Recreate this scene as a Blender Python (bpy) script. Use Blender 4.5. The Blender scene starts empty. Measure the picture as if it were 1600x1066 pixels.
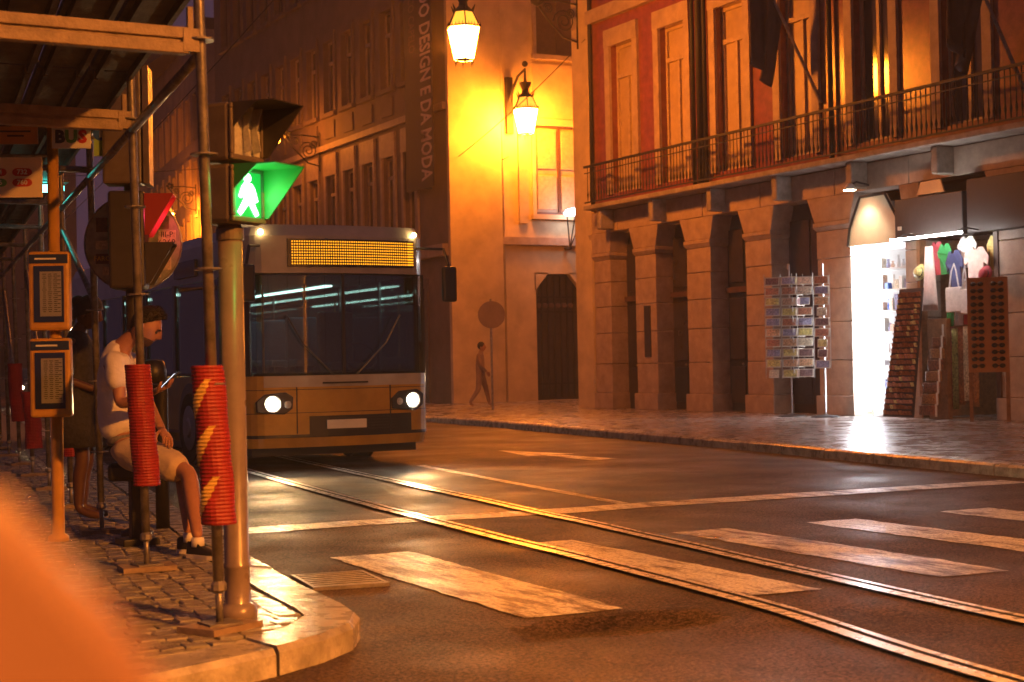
import bpy, bmesh, math, random
from mathutils import Vector, Matrix, noise
random.seed(7)
R = math.radians
SC = bpy.context.scene
COL = SC.collection

# ------------------------------------------------------------------ camera
YAW, PITCH, ROLL = R(27.8), R(0.84), R(1.15)
CAM_H = 1.25
fwd = Vector((math.sin(YAW)*math.cos(PITCH), math.cos(YAW)*math.cos(PITCH), math.sin(PITCH)))
r0 = Vector((math.cos(YAW), -math.sin(YAW), 0)); u0 = r0.cross(fwd)
rt = math.cos(ROLL)*r0 - math.sin(ROLL)*u0; up = rt.cross(fwd)
cd = bpy.data.cameras.new('camera'); cam = bpy.data.objects.new('camera', cd); COL.objects.link(cam)
cam.matrix_world = Matrix(((rt.x, up.x, -fwd.x, 0), (rt.y, up.y, -fwd.y, 0), (rt.z, up.z, -fwd.z, CAM_H), (0, 0, 0, 1)))
cd.lens = 55.1; cd.sensor_width = 36; cd.clip_start = 0.05; cd.clip_end = 2000
cd.dof.use_dof = True; cd.dof.focus_distance = 13.0; cd.dof.aperture_fstop = 4.4
SC.camera = cam

# ------------------------------------------------------------------ night sky, faint moonlight, exposure
w = bpy.data.worlds.new('World'); SC.world = w; w.use_nodes = True
nt = w.node_tree; nt.nodes.clear()
sky = nt.nodes.new('ShaderNodeTexSky'); sky.sky_type = 'NISHITA'; sky.sun_disc = False
sky.sun_elevation = R(-4); sky.sun_rotation = R(200)
b1 = nt.nodes.new('ShaderNodeBackground'); b1.inputs[1].default_value = 0.05
b2 = nt.nodes.new('ShaderNodeBackground'); b2.inputs[0].default_value = (0.56, 0.36, 0.70, 1); b2.inputs[1].default_value = 0.05
ad = nt.nodes.new('ShaderNodeAddShader'); wo = nt.nodes.new('ShaderNodeOutputWorld')
nt.links.new(sky.outputs[0], b1.inputs[0]); nt.links.new(b1.outputs[0], ad.inputs[0]); nt.links.new(b2.outputs[0], ad.inputs[1])
nt.links.new(ad.outputs[0], wo.inputs[0])
sl = bpy.data.lights.new('moon', 'SUN'); sl.energy = 0.012; sl.angle = R(2); sl.color = (0.75, 0.8, 1)
so = bpy.data.objects.new('moon', sl); COL.objects.link(so); so.rotation_euler = (R(50), 0, R(20))
SC.view_settings.view_transform = 'Standard'; SC.view_settings.look = 'None'
SC.view_settings.exposure = 0.6; SC.view_settings.gamma = 1
SC.render.engine = 'CYCLES'
SC.cycles.use_denoising = True
SC.cycles.sample_clamp_indirect = 6
SC.cycles.max_bounces = 6; SC.cycles.diffuse_bounces = 3; SC.cycles.glossy_bounces = 3; SC.cycles.transparent_max_bounces = 10
SC.cycles.caustics_reflective = False; SC.cycles.caustics_refractive = False

HAZE = 0.0015
SODIUM = (1.0, 0.235, 0.014)

# ------------------------------------------------------------------ materials
M = {}
def mat(name, col, rough=0.6, metal=0.0, var=0.18, scale=3.0, bump=0.0, bscale=60, spec=0.5, coat=0.0, rvar=0.0, emit=None, es=0.0, col2=None, alpha=1):
    m = bpy.data.materials.new(name); m.use_nodes = True
    N = m.node_tree.nodes; L = m.node_tree.links; p = N['Principled BSDF']
    p.inputs['Base Color'].default_value = (*col, 1); p.inputs['Roughness'].default_value = rough
    p.inputs['Metallic'].default_value = metal; p.inputs['Specular IOR Level'].default_value = spec
    p.inputs['Coat Weight'].default_value = coat; p.inputs['Coat Roughness'].default_value = 0.08
    if emit:
        p.inputs['Emission Color'].default_value = (*emit, 1); p.inputs['Emission Strength'].default_value = es
    if var or bump or rvar:
        g = N.new('ShaderNodeNewGeometry')
        if var:
            n = N.new('ShaderNodeTexNoise'); n.inputs['Scale'].default_value = scale; n.inputs['Detail'].default_value = 7; n.inputs['Roughness'].default_value = 0.65
            L.new(g.outputs['Position'], n.inputs['Vector'])
            r = N.new('ShaderNodeValToRGB'); r.color_ramp.elements[0].position = 0.3; r.color_ramp.elements[1].position = 0.7
            c2 = col2 or tuple(c*(1-1.6*var) for c in col)
            r.color_ramp.elements[0].color = (*c2, 1); r.color_ramp.elements[1].color = (*[min(1, c*(1+var*.5)) for c in col], 1)
            L.new(n.outputs['Fac'], r.inputs['Fac']); L.new(r.outputs['Color'], p.inputs['Base Color'])
        if rvar:
            n3 = N.new('ShaderNodeTexNoise'); n3.inputs['Scale'].default_value = scale*1.7; n3.inputs['Detail'].default_value = 4
            L.new(g.outputs['Position'], n3.inputs['Vector'])
            mr = N.new('ShaderNodeMapRange'); mr.inputs['From Min'].default_value = 0.3; mr.inputs['From Max'].default_value = 0.7
            mr.inputs['To Min'].default_value = max(0.04, rough-rvar); mr.inputs['To Max'].default_value = min(1, rough+rvar)
            L.new(n3.outputs['Fac'], mr.inputs['Value']); L.new(mr.outputs['Result'], p.inputs['Roughness'])
        if bump:
            n2 = N.new('ShaderNodeTexNoise'); n2.inputs['Scale'].default_value = bscale; n2.inputs['Detail'].default_value = 4
            L.new(g.outputs['Position'], n2.inputs['Vector'])
            b = N.new('ShaderNodeBump'); b.inputs['Strength'].default_value = bump; b.inputs['Distance'].default_value = 0.02
            L.new(n2.outputs['Fac'], b.inputs['Height']); L.new(b.outputs['Normal'], p.inputs['Normal'])
    M[name] = m
    return m
def emis(name, col, s):
    m = bpy.data.materials.new(name); m.use_nodes = True
    N = m.node_tree.nodes; L = m.node_tree.links; N.clear()
    e = N.new('ShaderNodeEmission'); e.inputs[0].default_value = (*col, 1); e.inputs[1].default_value = s
    o = N.new('ShaderNodeOutputMaterial'); L.new(e.outputs[0], o.inputs[0]); M[name] = m
    return m
def glass(name, tint=(0.8, 0.85, 0.85), mixf=0.12, rough=0.03):
    m = bpy.data.materials.new(name); m.use_nodes = True
    N = m.node_tree.nodes; L = m.node_tree.links; N.clear()
    t = N.new('ShaderNodeBsdfTransparent'); t.inputs[0].default_value = (*tint, 1)
    g = N.new('ShaderNodeBsdfGlossy'); g.inputs['Roughness'].default_value = rough
    f = N.new('ShaderNodeFresnel'); f.inputs[0].default_value = 1.5
    a = N.new('ShaderNodeMath'); a.operation = 'ADD'; a.inputs[1].default_value = mixf; a.use_clamp = True
    x = N.new('ShaderNodeMixShader'); o = N.new('ShaderNodeOutputMaterial')
    L.new(f.outputs[0], a.inputs[0]); L.new(a.outputs[0], x.inputs[0]); L.new(t.outputs[0], x.inputs[1]); L.new(g.outputs[0], x.inputs[2])
    L.new(x.outputs[0], o.inputs[0]); M[name] = m
    return m

def asphalt_nodes(m, paint=None, wear=0.5):
    m.use_nodes = True
    N = m.node_tree.nodes; L = m.node_tree.links; p = N['Principled BSDF']
    g = N.new('ShaderNodeNewGeometry')
    def noi(s, d=5, r=0.6):
        n = N.new('ShaderNodeTexNoise'); n.inputs['Scale'].default_value = s; n.inputs['Detail'].default_value = d; n.inputs['Roughness'].default_value = r
        L.new(g.outputs['Position'], n.inputs['Vector']); return n
    def ramp(src, a, ca, b, cb):
        r = N.new('ShaderNodeValToRGB'); e = r.color_ramp.elements
        e[0].position = a; e[0].color = (*ca, 1); e[1].position = b; e[1].color = (*cb, 1)
        L.new(src, r.inputs['Fac']); return r
    def mix(mode, f, a, b):
        x = N.new('ShaderNodeMix'); x.data_type = 'RGBA'; x.blend_type = mode
        if isinstance(f, float): x.inputs[0].default_value = f
        else: L.new(f, x.inputs[0])
        L.new(a, x.inputs[6]); L.new(b, x.inputs[7]); return x.outputs[2]
    sp = ramp(noi(48, 4, .85).outputs['Fac'], .43, (.016, .0105, .0085), .60, (.25, .158, .112))
    big = ramp(noi(.9, 6, .65).outputs['Fac'], .34, (.42, .42, .44), .64, (1.15, 1.12, 1.05))
    col = mix('MULTIPLY', 1.0, sp.outputs[0], big.outputs[0])
    v = N.new('ShaderNodeTexVoronoi'); v.feature = 'DISTANCE_TO_EDGE'; v.inputs['Scale'].default_value = .55
    wn = noi(2.2, 6, .7); va = N.new('ShaderNodeVectorMath'); va.operation = 'SCALE'; va.inputs['Scale'].default_value = .9
    vb = N.new('ShaderNodeVectorMath'); vb.operation = 'ADD'
    L.new(wn.outputs['Color'], va.inputs[0]); L.new(g.outputs['Position'], vb.inputs[0]); L.new(va.outputs[0], vb.inputs[1]); L.new(vb.outputs[0], v.inputs['Vector'])
    crk = ramp(v.outputs['Distance'], .002, (.25, .25, .25), .011, (1, 1, 1))
    col = mix('MULTIPLY', .85, col, crk.outputs[0])
    glint_specks = ramp(noi(150, 2, .5).outputs['Fac'], .66, (0, 0, 0), .72, (.30, .22, .16))  # bright specks paint glints into the asphalt colour
    col = mix('ADD', 1.0, col, glint_specks.outputs[0])
    if paint:
        tn = noi(4.5, 8, .72); tv = N.new('ShaderNodeVectorMath'); tv.operation = 'MULTIPLY'; tv.inputs[1].default_value = (1.5, .32, 1)
        L.new(g.outputs['Position'], tv.inputs[0]); L.new(tv.outputs[0], tn.inputs['Vector'])
        wr = ramp(tn.outputs['Fac'], wear-.06, (0, 0, 0), wear+.06, (1, 1, 1))
        w2 = ramp(noi(38, 5, .8).outputs['Fac'], .36, (.15, .15, .15), .52, (1, 1, 1))
        wm = mix('MULTIPLY', 1.0, wr.outputs[0], w2.outputs[0])
        rgb = N.new('ShaderNodeRGB'); rgb.outputs[0].default_value = (*paint, 1)
        pc = mix('MULTIPLY', .7, rgb.outputs[0], crk.outputs[0])
        col = mix('MIX', wm, col, pc)
    L.new(col, p.inputs['Base Color'])
    rr = N.new('ShaderNodeMapRange'); rr.inputs['From Min'].default_value = .35; rr.inputs['From Max'].default_value = .65
    rr.inputs['To Min'].default_value = .40 if not paint else .26; rr.inputs['To Max'].default_value = .72 if not paint else .48
    L.new(noi(.7, 5, .6).outputs['Fac'], rr.inputs['Value']); L.new(rr.outputs[0], p.inputs['Roughness'])
    p.inputs['Specular IOR Level'].default_value = .38 if not paint else .5
    bn = N.new('ShaderNodeBump'); bn.inputs['Strength'].default_value = 1.0 if not paint else .6; bn.inputs['Distance'].default_value = .035 if not paint else .02
    L.new(noi(60, 5, .8).outputs['Fac'], bn.inputs['Height']); L.new(bn.outputs[0], p.inputs['Normal'])
for nm, pa, we in (('asphalt', None, .5), ('paint', (.84, .82, .66), .44), ('paint_worn', (.80, .78, .62), .495)):
    M[nm] = bpy.data.materials.new(nm); asphalt_nodes(M[nm], pa, we)

mat('paving', (.33, .31, .27), .18, var=.35, scale=7, bump=.25, bscale=50, rvar=.14)
mat('joint_sand', (.17, .15, .12), .7, var=.3, scale=20, bump=.3)
mat('kerb_stone', (.46, .42, .36), .28, var=.4, scale=5, bump=.25, bscale=45, rvar=.12)
mat('far_paving', (.30, .27, .25), .25, var=.3, scale=2.2, bump=.18, bscale=25, rvar=.15)
mat('rail_steel', (.92, .90, .88), .30, metal=.35, var=.15, scale=9, rvar=.08)
mat('rail_groove', (.015, .013, .012), .7, var=0)
mat('cast_iron', (.09, .085, .08), .45, metal=.6, var=.3, scale=20)
mat('galvanised', (.28, .26, .25), .42, metal=.55, var=.35, scale=14, bump=.1, bscale=90, rvar=.1)
mat('rusty_beam', (.27, .20, .14), .55, var=.45, scale=9, bump=.25, bscale=60, col2=(.16, .11, .08))
mat('deck_board', (.10, .085, .075), .7, var=.4, scale=6, bump=.3)
mat('red_plastic', (.27, .014, .016), .58, var=.15, scale=8)
mat('yellow_patch', (.75, .50, .10), .5, var=.2, scale=15)
mat('housing', (.13, .105, .085), .42, var=.2, scale=10, rvar=.08)
mat('housing_dark', (.035, .03, .03), .5, var=.2, scale=10)
mat('black_plastic', (.012, .012, .013), .45, var=.2, scale=10)
mat('pole_paint', (.21, .165, .155), .34, var=.2, scale=6, rvar=.08, coat=.2)
mat('lens_off', (.45, .45, .45), .12, var=.2, scale=40, spec=.8)
mat('green_lens', (.01, .12, .03), .2, var=0, emit=(.02, 1, .12), es=.35)
mat('visor_green_glow', (.03, .22, .06), .4, var=.1)  # lit hood: the green lamp's glow is painted into its colour
emis('green_man', (.35, 1, .42), 7)
mat('visor_red_glow', (.30, .03, .025), .4, var=.1)  # red lamp light on the hood, put into the colour
emis('red_lens', (1, .05, .12), 10)
mat('yellow_case', (.55, .30, .05), .38, var=.15, scale=8, coat=.2)
mat('navy', (.015, .03, .10), .4, var=.1)
mat('paper', (.62, .58, .50), .6, var=.08)
mat('ink', (.03, .03, .035), .6, var=0)
mat('sign_white', (.72, .72, .68), .4, var=.08)
mat('sign_red', (.45, .03, .03), .4, var=.08)
mat('sign_green', (.08, .32, .12), .4, var=.08)
mat('sign_lime', (.30, .50, .12), .4, var=.08)
mat('sign_blue', (.02, .10, .42), .4, var=.08)
mat('orange_plate', (.50, .22, .08), .45, var=.15)
mat('sign_back', (.34, .33, .30), .45, metal=.2, var=.4, scale=9, col2=(.12, .15, .13))
mat('sticker_dark', (.05, .04, .05), .5, var=.5, scale=40, col2=(.2, .1, .08))
mat('sticker_light', (.6, .5, .38), .5, var=.4, scale=40)
mat('tile_red', (.25, .075, .045), .26, var=.25, scale=5, bump=.12, bscale=12, coat=.35)
mat('stone', (.40, .31, .245), .6, var=.2, scale=4, bump=.25, bscale=30)
mat('stone_dark', (.30, .26, .22), .65, var=.35, scale=4, bump=.25, bscale=30)
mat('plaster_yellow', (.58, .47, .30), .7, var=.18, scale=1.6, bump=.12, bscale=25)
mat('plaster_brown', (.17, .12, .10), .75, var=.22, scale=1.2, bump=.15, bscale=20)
mat('plaster_far', (.42, .30, .21), .75, var=.2, scale=.8, bump=.1, bscale=15)
mat('blind', (.44, .34, .22), .38, var=.16, scale=2.5, coat=.25)
mat('dark_pane', (.045, .04, .045), .10, var=.2, scale=3, spec=.7)
mat('joinery', (.46, .36, .25), .45, var=.2, scale=8)
mat('joinery_dark', (.10, .055, .04), .5, var=.25, scale=8)
mat('door_dark', (.035, .028, .03), .4, var=.3, scale=5)
mat('door_blue', (.02, .03, .05), .4, var=.3, scale=5)
mat('iron', (.012, .011, .012), .65, var=.25, scale=20)
mat('banner', (.025, .018, .025), .7, var=.15, scale=2)
mat('banner_text', (.62, .50, .44), .7, var=.1)
mat('banner_thin', (.16, .09, .085), .7, var=.1)
mat('flag_cloth', (.05, .025, .03), .8, var=.25, scale=3)
mat('roof', (.08, .05, .04), .8, var=.2)
emis('lantern_glass', SODIUM, 410)
emis('lantern_glass_dim', SODIUM, 430)
emis('lantern_glass_faint', SODIUM, 70)
emis('lantern_roof_glass', (1, .34, .03), 1.5)
emis('street_lamp_lens', (1.0, .295, .034), 8600)
emis('shop_white', (.93, .92, 1.0), 1.6)
emis('shop_door_tube', (1.0, .93, .88), 70)
emis('shop_tube', (.92, .93, 1.0), 22)
emis('spot_lens', (1, .86, .62), 25)
mat('sign_cream', (.72, .62, .48), .45, var=.08)
mat('shop_wall', (.75, .74, .72), .6, var=.06)
mat('wood', (.30, .15, .07), .5, var=.3, scale=9, bump=.15)
mat('leather', (.34, .13, .055), .4, var=.5, scale=30, bump=.2, col2=(.06, .02, .015))
mat('beads', (.58, .28, .09), .3, var=.5, scale=45, col2=(.10, .03, .02), coat=.3)
mat('wire', (.5, .5, .5), .3, metal=.9, var=.1)
mat('bus_yellow', (.50, .29, .035), .34, var=.22, scale=2, coat=.5, rvar=.06)
mat('bus_white', (.45, .42, .38), .34, var=.2, scale=2, coat=.5)
mat('bus_black', (.02, .02, .022), .3, var=.1, coat=.4)
mat('bus_inside', (.30, .32, .31), .6, var=.15)
mat('seat_cloth', (.05, .10, .16), .8, var=.3, scale=30)
mat('tyre', (.018, .018, .018), .75, var=.2, scale=30)
mat('rim', (.35, .35, .35), .35, metal=.8, var=.15)
glass('bus_glass', (.60, .66, .64), .10)
glass('clear_glass', (.9, .92, .92), .04)
emis('headlight', (1, .88, .62), 160)
emis('marker_light', (1, .62, .22), 30)
emis('led_amber', (1, .34, .012), 1.5)
emis('bus_lamp', (.65, 1, .9), 5)
emis('teal_tube', (.10, .95, .75), 12)
emis('screen', (.85, .9, 1), 3.5)
emis('car_lamp', (1, .72, .38), 160)
emis('wall_lamp_glass', (.95, .92, 1), 9)
mat('car_paint', (.05, .045, .05), .25, var=.1, coat=.6)
mat('skin', (.36, .17, .10), .5, var=.12, scale=20)
mat('skin_dark', (.10, .045, .03), .5, var=.12, scale=20)
mat('stubble', (.07, .035, .025), .8, var=.3, scale=80)
mat('hair', (.014, .010, .009), .55, var=.3, scale=60, bump=.5, bscale=120)
mat('tee', (.70, .66, .62), .85, var=.1, scale=6, bump=.5, bscale=14)
mat('shorts', (.55, .43, .29), .85, var=.14, scale=8, bump=.45, bscale=18)
mat('boxers', (.05, .05, .06), .8, var=.6, scale=55, col2=(.25, .24, .22))
mat('shoe', (.015, .015, .017), .6, var=.2)
mat('sole', (.72, .68, .6), .55, var=.08)
mat('dress', (.010, .011, .016), .85, var=.7, scale=38, col2=(.035, .035, .05), bump=.4, bscale=16)
mat('jacket', (.26, .17, .13), .8, var=.2)
mat('orange_plastic', (.155, .085, .075), .40, var=.08, scale=3)
TSH = [(.04, .36, .10), (.75, .72, .70), (.78, .60, .55), (.06, .07, .18), (.72, .60, .22), (.5, .07, .10)]
for i, c in enumerate(TSH): mat('cloth%d' % i, c, .85, var=.12, scale=12, bump=.35, bscale=22)
for i, c in enumerate([(.35, .08, .09), (.36, .32, .10), (.33, .12, .05), (.70, .58, .38), (.46, .22, .10)]):
    mat('scarf%d' % i, c, .8, var=.5, scale=26, bump=.3, bscale=25)
for i, c in enumerate([(.5, .30, .18), (.22, .22, .34), (.5, .42, .32), (.36, .16, .10), (.42, .28, .20), (.60, .42, .16), (.16, .10, .10), (.55, .36, .28)]):
    c = tuple(min(.85, x*1.6) for x in c)
    mat('card%d' % i, c, .3, var=.7, scale=34, col2=tuple(x*.25 for x in c), coat=.4)

# ------------------------------------------------------------------ mesh helpers
class MB:
    def __init__(s): s.v = []; s.f = []
    def add(s, vs, fs):
        o = len(s.v); s.v += [tuple(v) for v in vs]; s.f += [tuple(i+o for i in f) for f in fs]; return s
    def hexa(s, p):  # 8 points: bottom 4 ccw, top 4 ccw
        return s.add(p, [(0, 3, 2, 1), (4, 5, 6, 7), (0, 1, 5, 4), (1, 2, 6, 5), (2, 3, 7, 6), (3, 0, 4, 7)])
    def box(s, x0, x1, y0, y1, z0, z1):
        return s.hexa([(x0, y0, z0), (x1, y0, z0), (x1, y1, z0), (x0, y1, z0), (x0, y0, z1), (x1, y0, z1), (x1, y1, z1), (x0, y1, z1)])
    def obox(s, c, ax, ay, az, hx, hy, hz):
        c, ax, ay, az = Vector(c), Vector(ax), Vector(ay), Vector(az)
        q = lambda i, j, k: c+ax*hx*i+ay*hy*j+az*hz*k
        return s.hexa([q(-1, -1, -1), q(1, -1, -1), q(1, 1, -1), q(-1, 1, -1), q(-1, -1, 1), q(1, -1, 1), q(1, 1, 1), q(-1, 1, 1)])
    def cyl(s, p0, p1, r0_, r1_=None, n=12, caps=True):
        return s.tube([p0, p1], [r0_, r0_ if r1_ is None else r1_], n, caps)
    def tube(s, pts, r, n=8, caps=True):
        pts = [Vector(p) for p in pts]; k = len(pts)
        rs = r if isinstance(r, (list, tuple)) else [r]*k
        vs = []; fs = []; prev = None
        for i, p in enumerate(pts):
            d = (pts[min(i+1, k-1)]-pts[max(i-1, 0)])
            d = d.normalized() if d.length > 1e-9 else Vector((0, 0, 1))
            a = prev if prev is not None else (Vector((1, 0, 0)) if abs(d.x) < .8 else Vector((0, 1, 0)))
            e1 = (a-d*a.dot(d)).normalized(); prev = e1; e2 = d.cross(e1)
            for j in range(n):
                t = 2*math.pi*j/n; vs.append(p+(e1*math.cos(t)+e2*math.sin(t))*rs[i])
        for i in range(k-1):
            for j in range(n):
                fs.append((i*n+j, i*n+(j+1) % n, (i+1)*n+(j+1) % n, (i+1)*n+j))
        if caps: fs += [tuple(range(n-1, -1, -1)), tuple((k-1)*n+j for j in range(n))]
        return s.add(vs, fs)
    def lathe(s, prof, c=(0, 0, 0), n=16, ax=(0, 0, 1), ex=None):
        c = Vector(c); ax = Vector(ax).normalized()
        e1 = Vector(ex) if ex else (Vector((1, 0, 0)) if abs(ax.x) < .8 else Vector((0, 1, 0)))
        e1 = (e1-ax*e1.dot(ax)).normalized(); e2 = ax.cross(e1); vs = []; fs = []; k = len(prof)
        for r, z in prof:
            for j in range(n):
                t = 2*math.pi*j/n; vs.append(c+ax*z+(e1*math.cos(t)+e2*math.sin(t))*r)
        for i in range(k-1):
            for j in range(n): fs.append((i*n+j, i*n+(j+1) % n, (i+1)*n+(j+1) % n, (i+1)*n+j))
        fs += [tuple(range(n-1, -1, -1)), tuple((k-1)*n+j for j in range(n))]
        return s.add(vs, fs)
    def prism(s, poly, o, ex, ey, en, h):  # 2D polygon extruded along en
        o, ex, ey, en = Vector(o), Vector(ex), Vector(ey), Vector(en); n = len(poly)
        a = [o+ex*x+ey*y for x, y in poly]; b = [p+en*h for p in a]
        return s.add(a+b, [tuple(range(n-1, -1, -1)), tuple(range(n, 2*n))]+[(i, (i+1) % n, n+(i+1) % n, n+i) for i in range(n)])
    def sphere(s, c, rx, ry=None, rz=None, n=12, m=8, rot=None):
        ry = ry or rx; rz = rz or rx; c = Vector(c); vs = []; fs = []
        for i in range(m+1):
            a = math.pi*i/m
            for j in range(n):
                t = 2*math.pi*j/n; q = Vector((rx*math.sin(a)*math.cos(t), ry*math.sin(a)*math.sin(t), rz*math.cos(a)))
                vs.append(c+(rot @ q if rot else q))
        for i in range(m):
            for j in range(n): fs.append((i*n+j, (i+1)*n+j, (i+1)*n+(j+1) % n, i*n+(j+1) % n))
        return s.add(vs, fs)
    def mesh(s, name):
        me = bpy.data.meshes.new(name); me.from_pydata(s.v, [], s.f); me.update()
        bm = bmesh.new(); bm.from_mesh(me); bmesh.ops.recalc_face_normals(bm, faces=bm.faces); bm.to_mesh(me); bm.free()
        return me
    def build(s, name, material, parent=None, bevel=0, smooth=False):
        me = s.mesh(name)
        me.materials.append(M[material])
        o = bpy.data.objects.new(name, me); COL.objects.link(o)
        if parent is not None: put_under(o, parent)
        if smooth: me.shade_smooth()
        if bevel:
            b = o.modifiers.new('bevel', 'BEVEL'); b.width = bevel; b.segments = 2; b.limit_method = 'ANGLE'
        return o
def put_under(o, parent):
    o.parent = parent
    o.matrix_parent_inverse = WORLD.get(parent.name, parent.matrix_basis).inverted() if parent.type == 'EMPTY' else Matrix.Identity(4)
WORLD = {}
def thing(name, label, cat, loc=(0, 0, 0), group=None):
    o = bpy.data.objects.new(name, None); COL.objects.link(o); o.location = loc
    o.empty_display_size = .1
    WORLD[o.name] = Matrix.Translation(Vector(loc))
    return tag(o, label, cat, group)
def tag(o, label, cat, group=None):
    o['label'] = label; o['category'] = cat
    if group: o['group'] = group
    return o
def struct(o): o['kind'] = 'structure'; return o
def lamp(name, kind, loc, energy, col, parent, size=.1, rot=None, spot=None, blend=.5):
    l = bpy.data.lights.new(name, kind); l.energy = energy; l.color = col
    if kind in ('POINT', 'SPOT'): l.shadow_soft_size = size
    if kind == 'SPOT': l.spot_size = spot; l.spot_blend = blend
    o = bpy.data.objects.new(name, l); COL.objects.link(o); o.location = loc
    if rot is not None: o.rotation_euler = Vector(rot).to_track_quat('-Z', 'Y').to_euler()
    if parent is not None: put_under(o, parent)
    return o
def text(name, body, size, o, ex, ey, material, parent, bold=0.0, extrude=.002, align='CENTER', stretch=1):
    c = bpy.data.curves.new(name, 'FONT'); c.body = body; c.size = size; c.offset = bold; c.extrude = extrude
    c.align_x = align; c.align_y = 'CENTER'; c.resolution_u = 2
    t = bpy.data.objects.new('tmp', c); COL.objects.link(t)
    me = bpy.data.meshes.new_from_object(t.evaluated_get(bpy.context.evaluated_depsgraph_get()))
    bpy.data.objects.remove(t)
    ex, ey = Vector(ex).normalized(), Vector(ey).normalized(); en = ex.cross(ey); o = Vector(o)
    for v in me.vertices: v.co = o+ex*v.co.x*stretch+ey*v.co.y+en*v.co.z
    me.materials.clear(); me.materials.append(M[material])
    ob = bpy.data.objects.new(name, me); COL.objects.link(ob)
    if parent is not None: put_under(ob, parent)
    return ob
def inst(name, me, loc, parent, material=None, rotz=0, scale=None):
    o = bpy.data.objects.new(name, me); COL.objects.link(o); o.location = loc; o.rotation_euler = (0, 0, rotz)
    if scale: o.scale = scale
    put_under(o, parent)
    if material:
        o.data = me; o.material_slots[0].link = 'OBJECT'; o.material_slots[0].material = M[material]
    return o

# ------------------------------------------------------------------ road
def hump(x, y):
    h = noise.noise(Vector((x*.7, y*.7, 3)))*.008+noise.noise(Vector((x*3.1, y*3.1, 9)))*.0025
    # worn hollow in the crossing
    d = math.hypot((x-3.92)/.56, (y-6.40)/.25)+noise.noise(Vector((x*4, y*4, 1)))*.28
    if d < 1.15: h -= .05*min(1, max(0, (1.15-d)/.5))
    return h
FX0, FX1, FY0, FY1 = 1.6, 9.6, 3.8, 13.0
def sheet(x0, x1, y0, y1, step, dz, fn=None):
    nx = max(1, int((x1-x0)/step)); ny = max(1, int((y1-y0)/step)); vs = []; fs = []
    for j in range(ny+1):
        for i in range(nx+1):
            x = x0+(x1-x0)*i/nx; y = y0+(y1-y0)*j/ny
            X, Y = fn(x, y) if fn else (x, y)
            inside = FX0+.05 < X < FX1-.05 and FY0+.05 < Y < FY1-.05
            vs.append((X, Y, dz+(hump(X, Y) if inside else 0)))
    for j in range(ny):
        for i in range(nx): a = j*(nx+1)+i; fs.append((a, a+1, a+nx+2, a+nx+1))
    return vs, fs
road = MB()
road.add(*sheet(FX0, FX1, FY0, FY1, .045, 0))
B = 600
for q in ((-B, FX0, -B, B), (FX1, B, -B, B), (FX0, FX1, -B, FY0), (FX0, FX1, FY1, B)):
    road.add([(q[0], q[2], 0), (q[1], q[2], 0), (q[1], q[3], 0), (q[0], q[3], 0)], [(0, 1, 2, 3)])
ROAD = struct(road.build('road', 'asphalt', smooth=True))
ROAD['label'] = 'worn damp asphalt street with tram rails'

# crossing stripes, stop line, lane line, arrow
for k, (xa, xb) in enumerate(((3.72, 4.28), (5.0, 5.5), (6.32, 6.82), (7.52, 8.0), (8.82, 9.32), (10.1, 10.6))):
    sk = -.035
    fn = (lambda x, y: (x+sk*(9.6-y)*1.0+.022*noise.noise(Vector((x*7, y*7, 4))), y-.035*(x-4)+.03*noise.noise(Vector((x*6, y*6, 8)))))
    s_ = MB().add(*sheet(xa, xb, 6.78, 9.66, .05, .005, fn))
    s_.build('crosswalk_stripe', 'paint_worn' if k in (0, 2) else 'paint', ROAD, smooth=True)
MB().add(*sheet(3.55, 11.5, -.2, .2, .05, .005, lambda x, y: (x, 11.72-.053*(x-3.5)+y))).build('stop_line', 'paint', ROAD, smooth=True)
MB().add(*sheet(-.06, .06, 11.75, 17.9, .06, .005, lambda x, y: (7.27+.135*(y-11.7)+x, y))).build('lane_line', 'paint_worn', ROAD, smooth=True)
MB().add([(10.2, 17.2, .005), (10.62, 17.3, .005), (10.5, 18.6, .005), (10.75, 18.6, .005), (10.38, 20.2, .005), (10.02, 18.6, .005), (10.27, 18.6, .005)],
         [(0, 1, 2, 6), (3, 4, 5, 6, 2)]).build('lane_arrow', 'paint_worn', ROAD)

# tram rails
def rail_path(pts):
    out = []
    for i in range(len(pts)-1):
        p0 = Vector(pts[max(i-1, 0)]); p1 = Vector(pts[i]); p2 = Vector(pts[i+1]); p3 = Vector(pts[min(i+2, len(pts)-1)])
        for k in range(14):
            t = k/14
            out.append(.5*((2*p1)+(p2-p0)*t+(2*p0-5*p1+4*p2-p3)*t*t+(3*p1-p0-3*p2+p3)*t**3))
    out.append(Vector(pts[-1])); return out
def strip(path, a, b, z):
    vs = []; fs = []
    for i, p in enumerate(path):
        d = (path[min(i+1, len(path)-1)]-path[max(i-1, 0)]).normalized(); n = Vector((d.y, -d.x))
        for o in (a, b):
            q = p+n*o; inside = FX0+.05 < q.x < FX1-.05 and FY0+.05 < q.y < FY1-.05
            vs.append((q.x, q.y, z+(noise.noise(Vector((q.x*.7, q.y*.7, 3)))*.008 if inside else 0)))
    for i in range(len(path)-1): fs.append((2*i, 2*i+1, 2*i+3, 2*i+2))
    return vs, fs
RA = rail_path([(4.0, .5), (4.44, 4.45), (4.82, 6.6), (5.08, 9.2), (5.3, 11.7), (5.62, 14.8), (6.0, 18), (6.75, 24), (8.2, 36), (11.8, 66)])
RB = rail_path([(4.98, .5), (5.42, 4.7), (5.72, 7.1), (6.06, 9.6), (6.36, 12.1), (6.80, 16), (7.1, 18.6), (7.65, 23.2), (9.2, 36), (12.8, 66)])
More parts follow.
